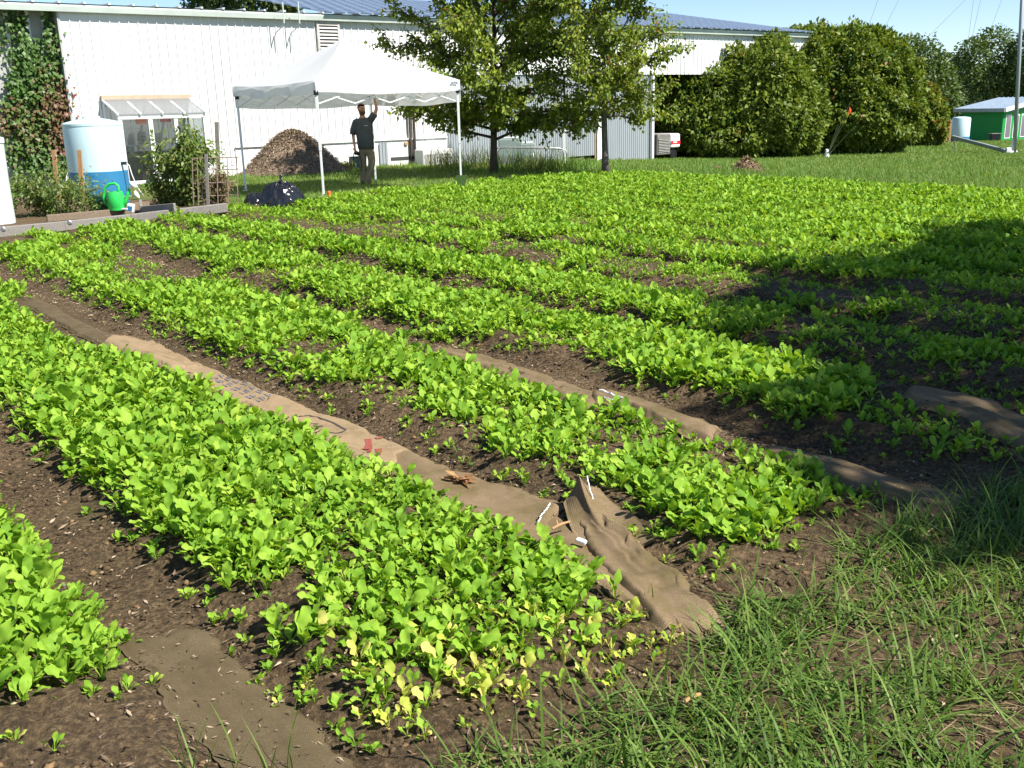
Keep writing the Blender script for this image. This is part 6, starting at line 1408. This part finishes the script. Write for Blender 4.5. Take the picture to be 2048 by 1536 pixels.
# body: one continuous skin, x right, y away, z up
N_ = [((0.01, 0, .93), (.11, .09)), ((-.005, 0, 1.10), (.12, .09)), ((-.01, 0, 1.28), (.13, .09)), ((-.015, 0, 1.42), (.12, .08)), ((-.03, -.005, 1.52), (.06, .06)), ((-.035, -.015, 1.60), (.058, .062)),
      ((-.04, -.03, 1.70), (.082, .098)), ((-.04, -.02, 1.79), (.074, .09)),
      ((-.20, 0, 1.43), .062), ((-.245, .0, 1.30), .053), ((-.275, -.01, 1.13), .043), ((-.265, -.05, .99), .037), ((-.245, -.09, .87), .029), ((-.24, -.105, .80), (.042, .022)),
      ((.17, 0, 1.475), .062), ((.25, -.01, 1.58), .052), ((.315, -.02, 1.70), .042), ((.30, -.03, 1.83), .036), ((.275, -.03, 1.94), .028), ((.27, -.03, 2.01), (.04, .02)),
      ((-.09, 0, .86), .095), ((-.085, -.01, .52), .062), ((-.085, .02, .30), .055), ((-.10, .03, .10), .042), ((-.11, -.05, .04), .04),
      ((.10, 0, .86), .095), ((.135, -.05, .56), .064), ((.08, -.02, .32), .056), ((.0, -.0, .11), .042), ((.04, -.08, .04), .04)]
E_ = [(0, 1), (1, 2), (2, 3), (3, 4), (4, 5), (5, 6), (6, 7), (3, 8), (8, 9), (9, 10), (10, 11), (11, 12), (12, 13), (3, 14), (14, 15), (15, 16), (16, 17), (17, 18), (18, 19), (0, 20), (20, 21), (21, 22), (22, 23), (23, 24), (0, 25), (25, 26), (26, 27), (27, 28), (28, 29)]
def fingers(base_i, wrist, palm, nrm, curl):
    """five fingers off the palm"""
    global N_, E_
    w = Vector(wrist); p = Vector(palm); d = (p - w).normalized(); n = Vector(nrm).normalized(); s = d.cross(n).normalized()
    for i, (o_, l_) in enumerate(((-.028, .062), (-.0095, .072), (.0095, .068), (.027, .052))):
        a = p + d * .035 + s * o_; b = a + (d * math.cos(curl) + n * math.sin(curl)) * l_ * .5; c = b + (d * math.cos(curl * 2.2) + n * math.sin(curl * 2.2)) * l_ * .5
        k = len(N_); N_ += [(tuple(a), .010), (tuple(b), .009), (tuple(c), .0075)]; E_ += [(base_i, k), (k, k + 1), (k + 1, k + 2)]
    a = w.lerp(p, .6) + s * .042; b = a + (d * .8 + s * .5 + n * .35).normalized() * .035; c = b + (d * .9 + n * .5).normalized() * .03
    k = len(N_); N_ += [(tuple(a), .013), (tuple(b), .011), (tuple(c), .009)]; E_ += [(base_i, k), (k, k + 1), (k + 1, k + 2)]
fingers(13, N_[12][0], N_[13][0], (.6, -.5, 0), .7)
fingers(19, N_[18][0], N_[19][0], (0, -1, .1), .6)
body = skin_mesh("body", N_, E_, MT['skin'], man, 2)
# nose, ears, eyes on the head, which is turned to the picture's right
hd_ = Vector((-.04, -.03, 1.70)); fdir = Vector((.62, -.78, 0)).normalized(); sdir = Vector((.78, .62, 0))
mb = MB(); mb.tube([hd_ + fdir * .088 + Vector((0, 0, .035)), hd_ + fdir * .108 + Vector((0, 0, .0)), hd_ + fdir * .112 + Vector((0, 0, -.012)), hd_ + fdir * .09 + Vector((0, 0, -.02))], [.008, .013, .016, .010], 8); mb.build("nose", MT['skin'], man, smooth=True)
for sgn in (-1, 1):
    e = hd_ + sdir * sgn * .085 - fdir * .005 + Vector((0, 0, .005)); mb = MB(); mb.lathe([(.004, -.03), (.014, -.018), (.018, .01), (.012, .028), (.003, .03)], 10, e); mb.build("ear", MT['skin'], man, smooth=True)
    e = hd_ + fdir * .083 + sdir * sgn * .032 + Vector((0, 0, .03)); mb = MB(); mb.lathe([(.002, -.008), (.010, -.004), (.010, .004), (.002, .008)], 10, e); mb.build("eye", MT['black'], man, smooth=True)
    mb = MB(); mb.tube([e + Vector((0, 0, .016)) - sdir * .016 + fdir * .006, e + Vector((0, 0, .021)) + fdir * .008, e + Vector((0, 0, .016)) + sdir * .016 + fdir * .004], .005, 6); mb.build("eyebrow", MT['hair'], man)
def blob(name, c, r3, m, cut=None, seed=0, amp=.04):
    bm = bmesh.new(); bmesh.ops.create_uvsphere(bm, u_segments=24, v_segments=16, radius=1)
    for v in bm.verts:
        k_ = 1 + amp * math.sin(v.co.x * 9 + seed) * math.sin(v.co.z * 8 + v.co.y * 7); v.co = Vector((v.co.x * r3[0], v.co.y * r3[1], v.co.z * r3[2])) * k_
    if cut: bmesh.ops.delete(bm, geom=[v for v in bm.verts if cut(v.co)], context='VERTS')
    me = bpy.data.meshes.new(name); bm.to_mesh(me); bm.free(); me.materials.append(m); me.shade_smooth(); o = bpy.data.objects.new(name, me); COL.objects.link(o); o.parent = man; o.location = c; return o
blob("hair", hd_ + Vector((-.004, .008, .045)), (.094, .108, .098), MT['hair'], lambda c: c.z < .012 - .9 * max(0, -c.dot(fdir)) * .0 and c.dot(fdir) > -.02 or c.z < -.075 or (c.dot(fdir) > .055 and c.z < .058))
blob("beard", hd_ + fdir * .03 + Vector((0, 0, -.062)), (.076, .082, .066), MT['hair'], lambda c: c.z > .03 and c.dot(fdir) > .03 or c.z > .062, 2)
mb = MB(); c = hd_ + fdir * .105 + Vector((0, 0, -.042)); mb.tube([c - sdir * .022 - fdir * .006, c, c + sdir * .022 - fdir * .006], .006, 6); mb.build("mouth", mat("lips", (.30, .12, .10), None, rough=.5), man, smooth=True)
# shirt and trousers follow the body
def loft(mb, rings, n=20):
    vs = []
    for (x_, y_, z_, a_, b_) in rings:
        vs += [(x_ + a_ * (abs(math.cos(t_)) ** .85) * (1 if math.cos(t_) > 0 else -1), y_ + b_ * (abs(math.sin(t_)) ** .85) * (1 if math.sin(t_) > 0 else -1), z_) for t_ in [2 * math.pi * k / n for k in range(n)]]
    mb.add(vs, [(i * n + k, i * n + (k + 1) % n, (i + 1) * n + (k + 1) % n, (i + 1) * n + k) for i in range(len(rings) - 1) for k in range(n)])
mb = MB(); loft(mb, [(.01, -.005, .80, .175, .125), (.01, -.006, .81, .19, .14), (.005, -.012, .92, .196, .150), (0, -.016, 1.05, .20, .155), (-.008, -.010, 1.18, .203, .146), (-.012, -.004, 1.30, .210, .136), (-.012, 0, 1.40, .205, .118), (-.015, 0, 1.47, .165, .095), (-.022, 0, 1.505, .105, .078), (-.028, -.002, 1.525, .072, .068)])
mb.tube([(-.13, 0, 1.44), (-.195, 0, 1.415), (-.235, 0, 1.32), (-.262, -.004, 1.22), (-.275, -.006, 1.14)], [.08, .083, .08, .078, .08], 14); mb.tube([(.10, 0, 1.43), (.165, 0, 1.475), (.215, -.006, 1.54), (.258, -.012, 1.60)], [.085, .085, .08, .078], 14)
mb.build("shirt", MT['shirt'], man, smooth=True)
mb = MB(); 
for i in range(4): mb.box((.02 + .022 * i, -.139 + .002 * i, 1.335 + .004 * (i % 2)), (.014, .006, .012))
mb.build("chest_print", MT['trim_green'], man)
mb = MB(); loft(mb, [(.01, 0, .92, .165, .125), (.01, 0, .84, .172, .13), (.008, .002, .76, .178, .132), (.008, .004, .70, .170, .122), (.008, .004, .66, .12, .09)])
loft(mb, [(-.085, 0, .74, .098, .115), (-.088, 0, .64, .096, .108), (-.088, -.005, .50, .083, .092), (-.086, .01, .38, .078, .085), (-.09, .02, .24, .08, .085), (-.10, .025, .12, .082, .088), (-.105, .02, .04, .086, .095)])
loft(mb, [(.10, 0, .74, .10, .115), (.115, -.02, .64, .097, .108), (.13, -.045, .53, .088, .095), (.115, -.04, .43, .082, .088), (.08, -.025, .32, .08, .086), (.04, -.01, .21, .081, .086), (.005, -.005, .11, .083, .09), (.0, -.01, .045, .086, .096)])
mb.build("trousers", MT['trousers'], man, smooth=True)
for (x_, y_) in ((-.115, -.03), (.03, -.06)):
    skin_mesh("shoe", [((x_ - .005, y_ + .07, .055), (.048, .05)), ((x_, y_, .045), (.05, .042)), ((x_ + .015, y_ - .11, .035), (.048, .03)), ((x_ + .02, y_ - .16, .03), (.035, .022))], [(0, 1), (1, 2), (2, 3)], MT['shoe'], man, 2)
t = thing("camera", "black camera hanging with a looped strap from the man's lowered hand", "camera", mp_ + Vector((-.20, -.12, .72)))
MB().box((0, 0, 0), (.12, .06, .085), Matrix.Rotation(R(35), 3, 'Y'), .012).build("body", MT['black'], t); MB().lathe([(.034, 0), (.034, .06), (.03, .065)], 16, (-.02, -.03, -.01), Matrix.Rotation(R(90), 3, 'X')).build("lens", MT['black'], t, smooth=SM)
mb = MB(); mb.tube([(-.05, 0, .03), (-.085, 0, -.05), (-.09, 0, -.2), (-.06, 0, -.34), (.0, -.01, -.41), (.06, -.01, -.40), (.10, -.02, -.30), (.09, -.02, -.12), (.05, -.01, .02)], .011, 6); mb.build("strap", MT['black'], t, smooth=True)

# ------------------------------------------------------------------ camera, light, sky
cam = bpy.data.cameras.new("camera"); co = bpy.data.objects.new("camera", cam); COL.objects.link(co); SC.camera = co
cam.sensor_width = 36; cam.lens = 35.0; cam.clip_end = 1000; cam.clip_start = 0.05
fwd = Vector((0, cp, -sp)); right0 = Vector((1, 0, 0)); up0 = Vector((0, sp, cp))
# image x axis / y axis in the world after roll
rx = right0 * cr - up0 * sr; uy = right0 * sr + up0 * cr
co.matrix_world = Matrix(((rx.x, uy.x, -fwd.x, 0), (rx.y, uy.y, -fwd.y, 0), (rx.z, uy.z, -fwd.z, HC), (0, 0, 0, 1)))
EL = R(50); AZ = math.atan2(0.88, -0.47)
S = Vector((math.sin(AZ) * math.cos(EL), math.cos(AZ) * math.cos(EL), math.sin(EL)))
sl = bpy.data.lights.new("sun", 'SUN'); sl.energy = 4.9; sl.angle = R(0.53); sl.color = (1.0, 0.955, 0.88)
so = bpy.data.objects.new("sun", sl); COL.objects.link(so); so.rotation_euler = S.to_track_quat('Z', 'Y').to_euler(); so.location = (8, -6, 20)
w = bpy.data.worlds.new("World"); SC.world = w; w.use_nodes = True; nt = w.node_tree
sky = nt.nodes.new("ShaderNodeTexSky"); sky.sky_type = 'NISHITA'; sky.sun_disc = False; sky.sun_elevation = EL; sky.sun_rotation = AZ
sky.air_density = 1.0; sky.dust_density = 0.1; sky.ozone_density = 2.5; sky.altitude = 2500
nt.links.new(sky.outputs[0], nt.nodes["Background"].inputs[0]); nt.nodes["Background"].inputs[1].default_value = 0.085
vs = SC.view_settings; vs.view_transform = 'Standard'; vs.look = 'None'; vs.exposure = 1.0; vs.gamma = 1; vs.use_curve_mapping = False
SC.cycles.use_denoising = True
SC.cycles.max_bounces = 8; SC.cycles.transparent_max_bounces = 16
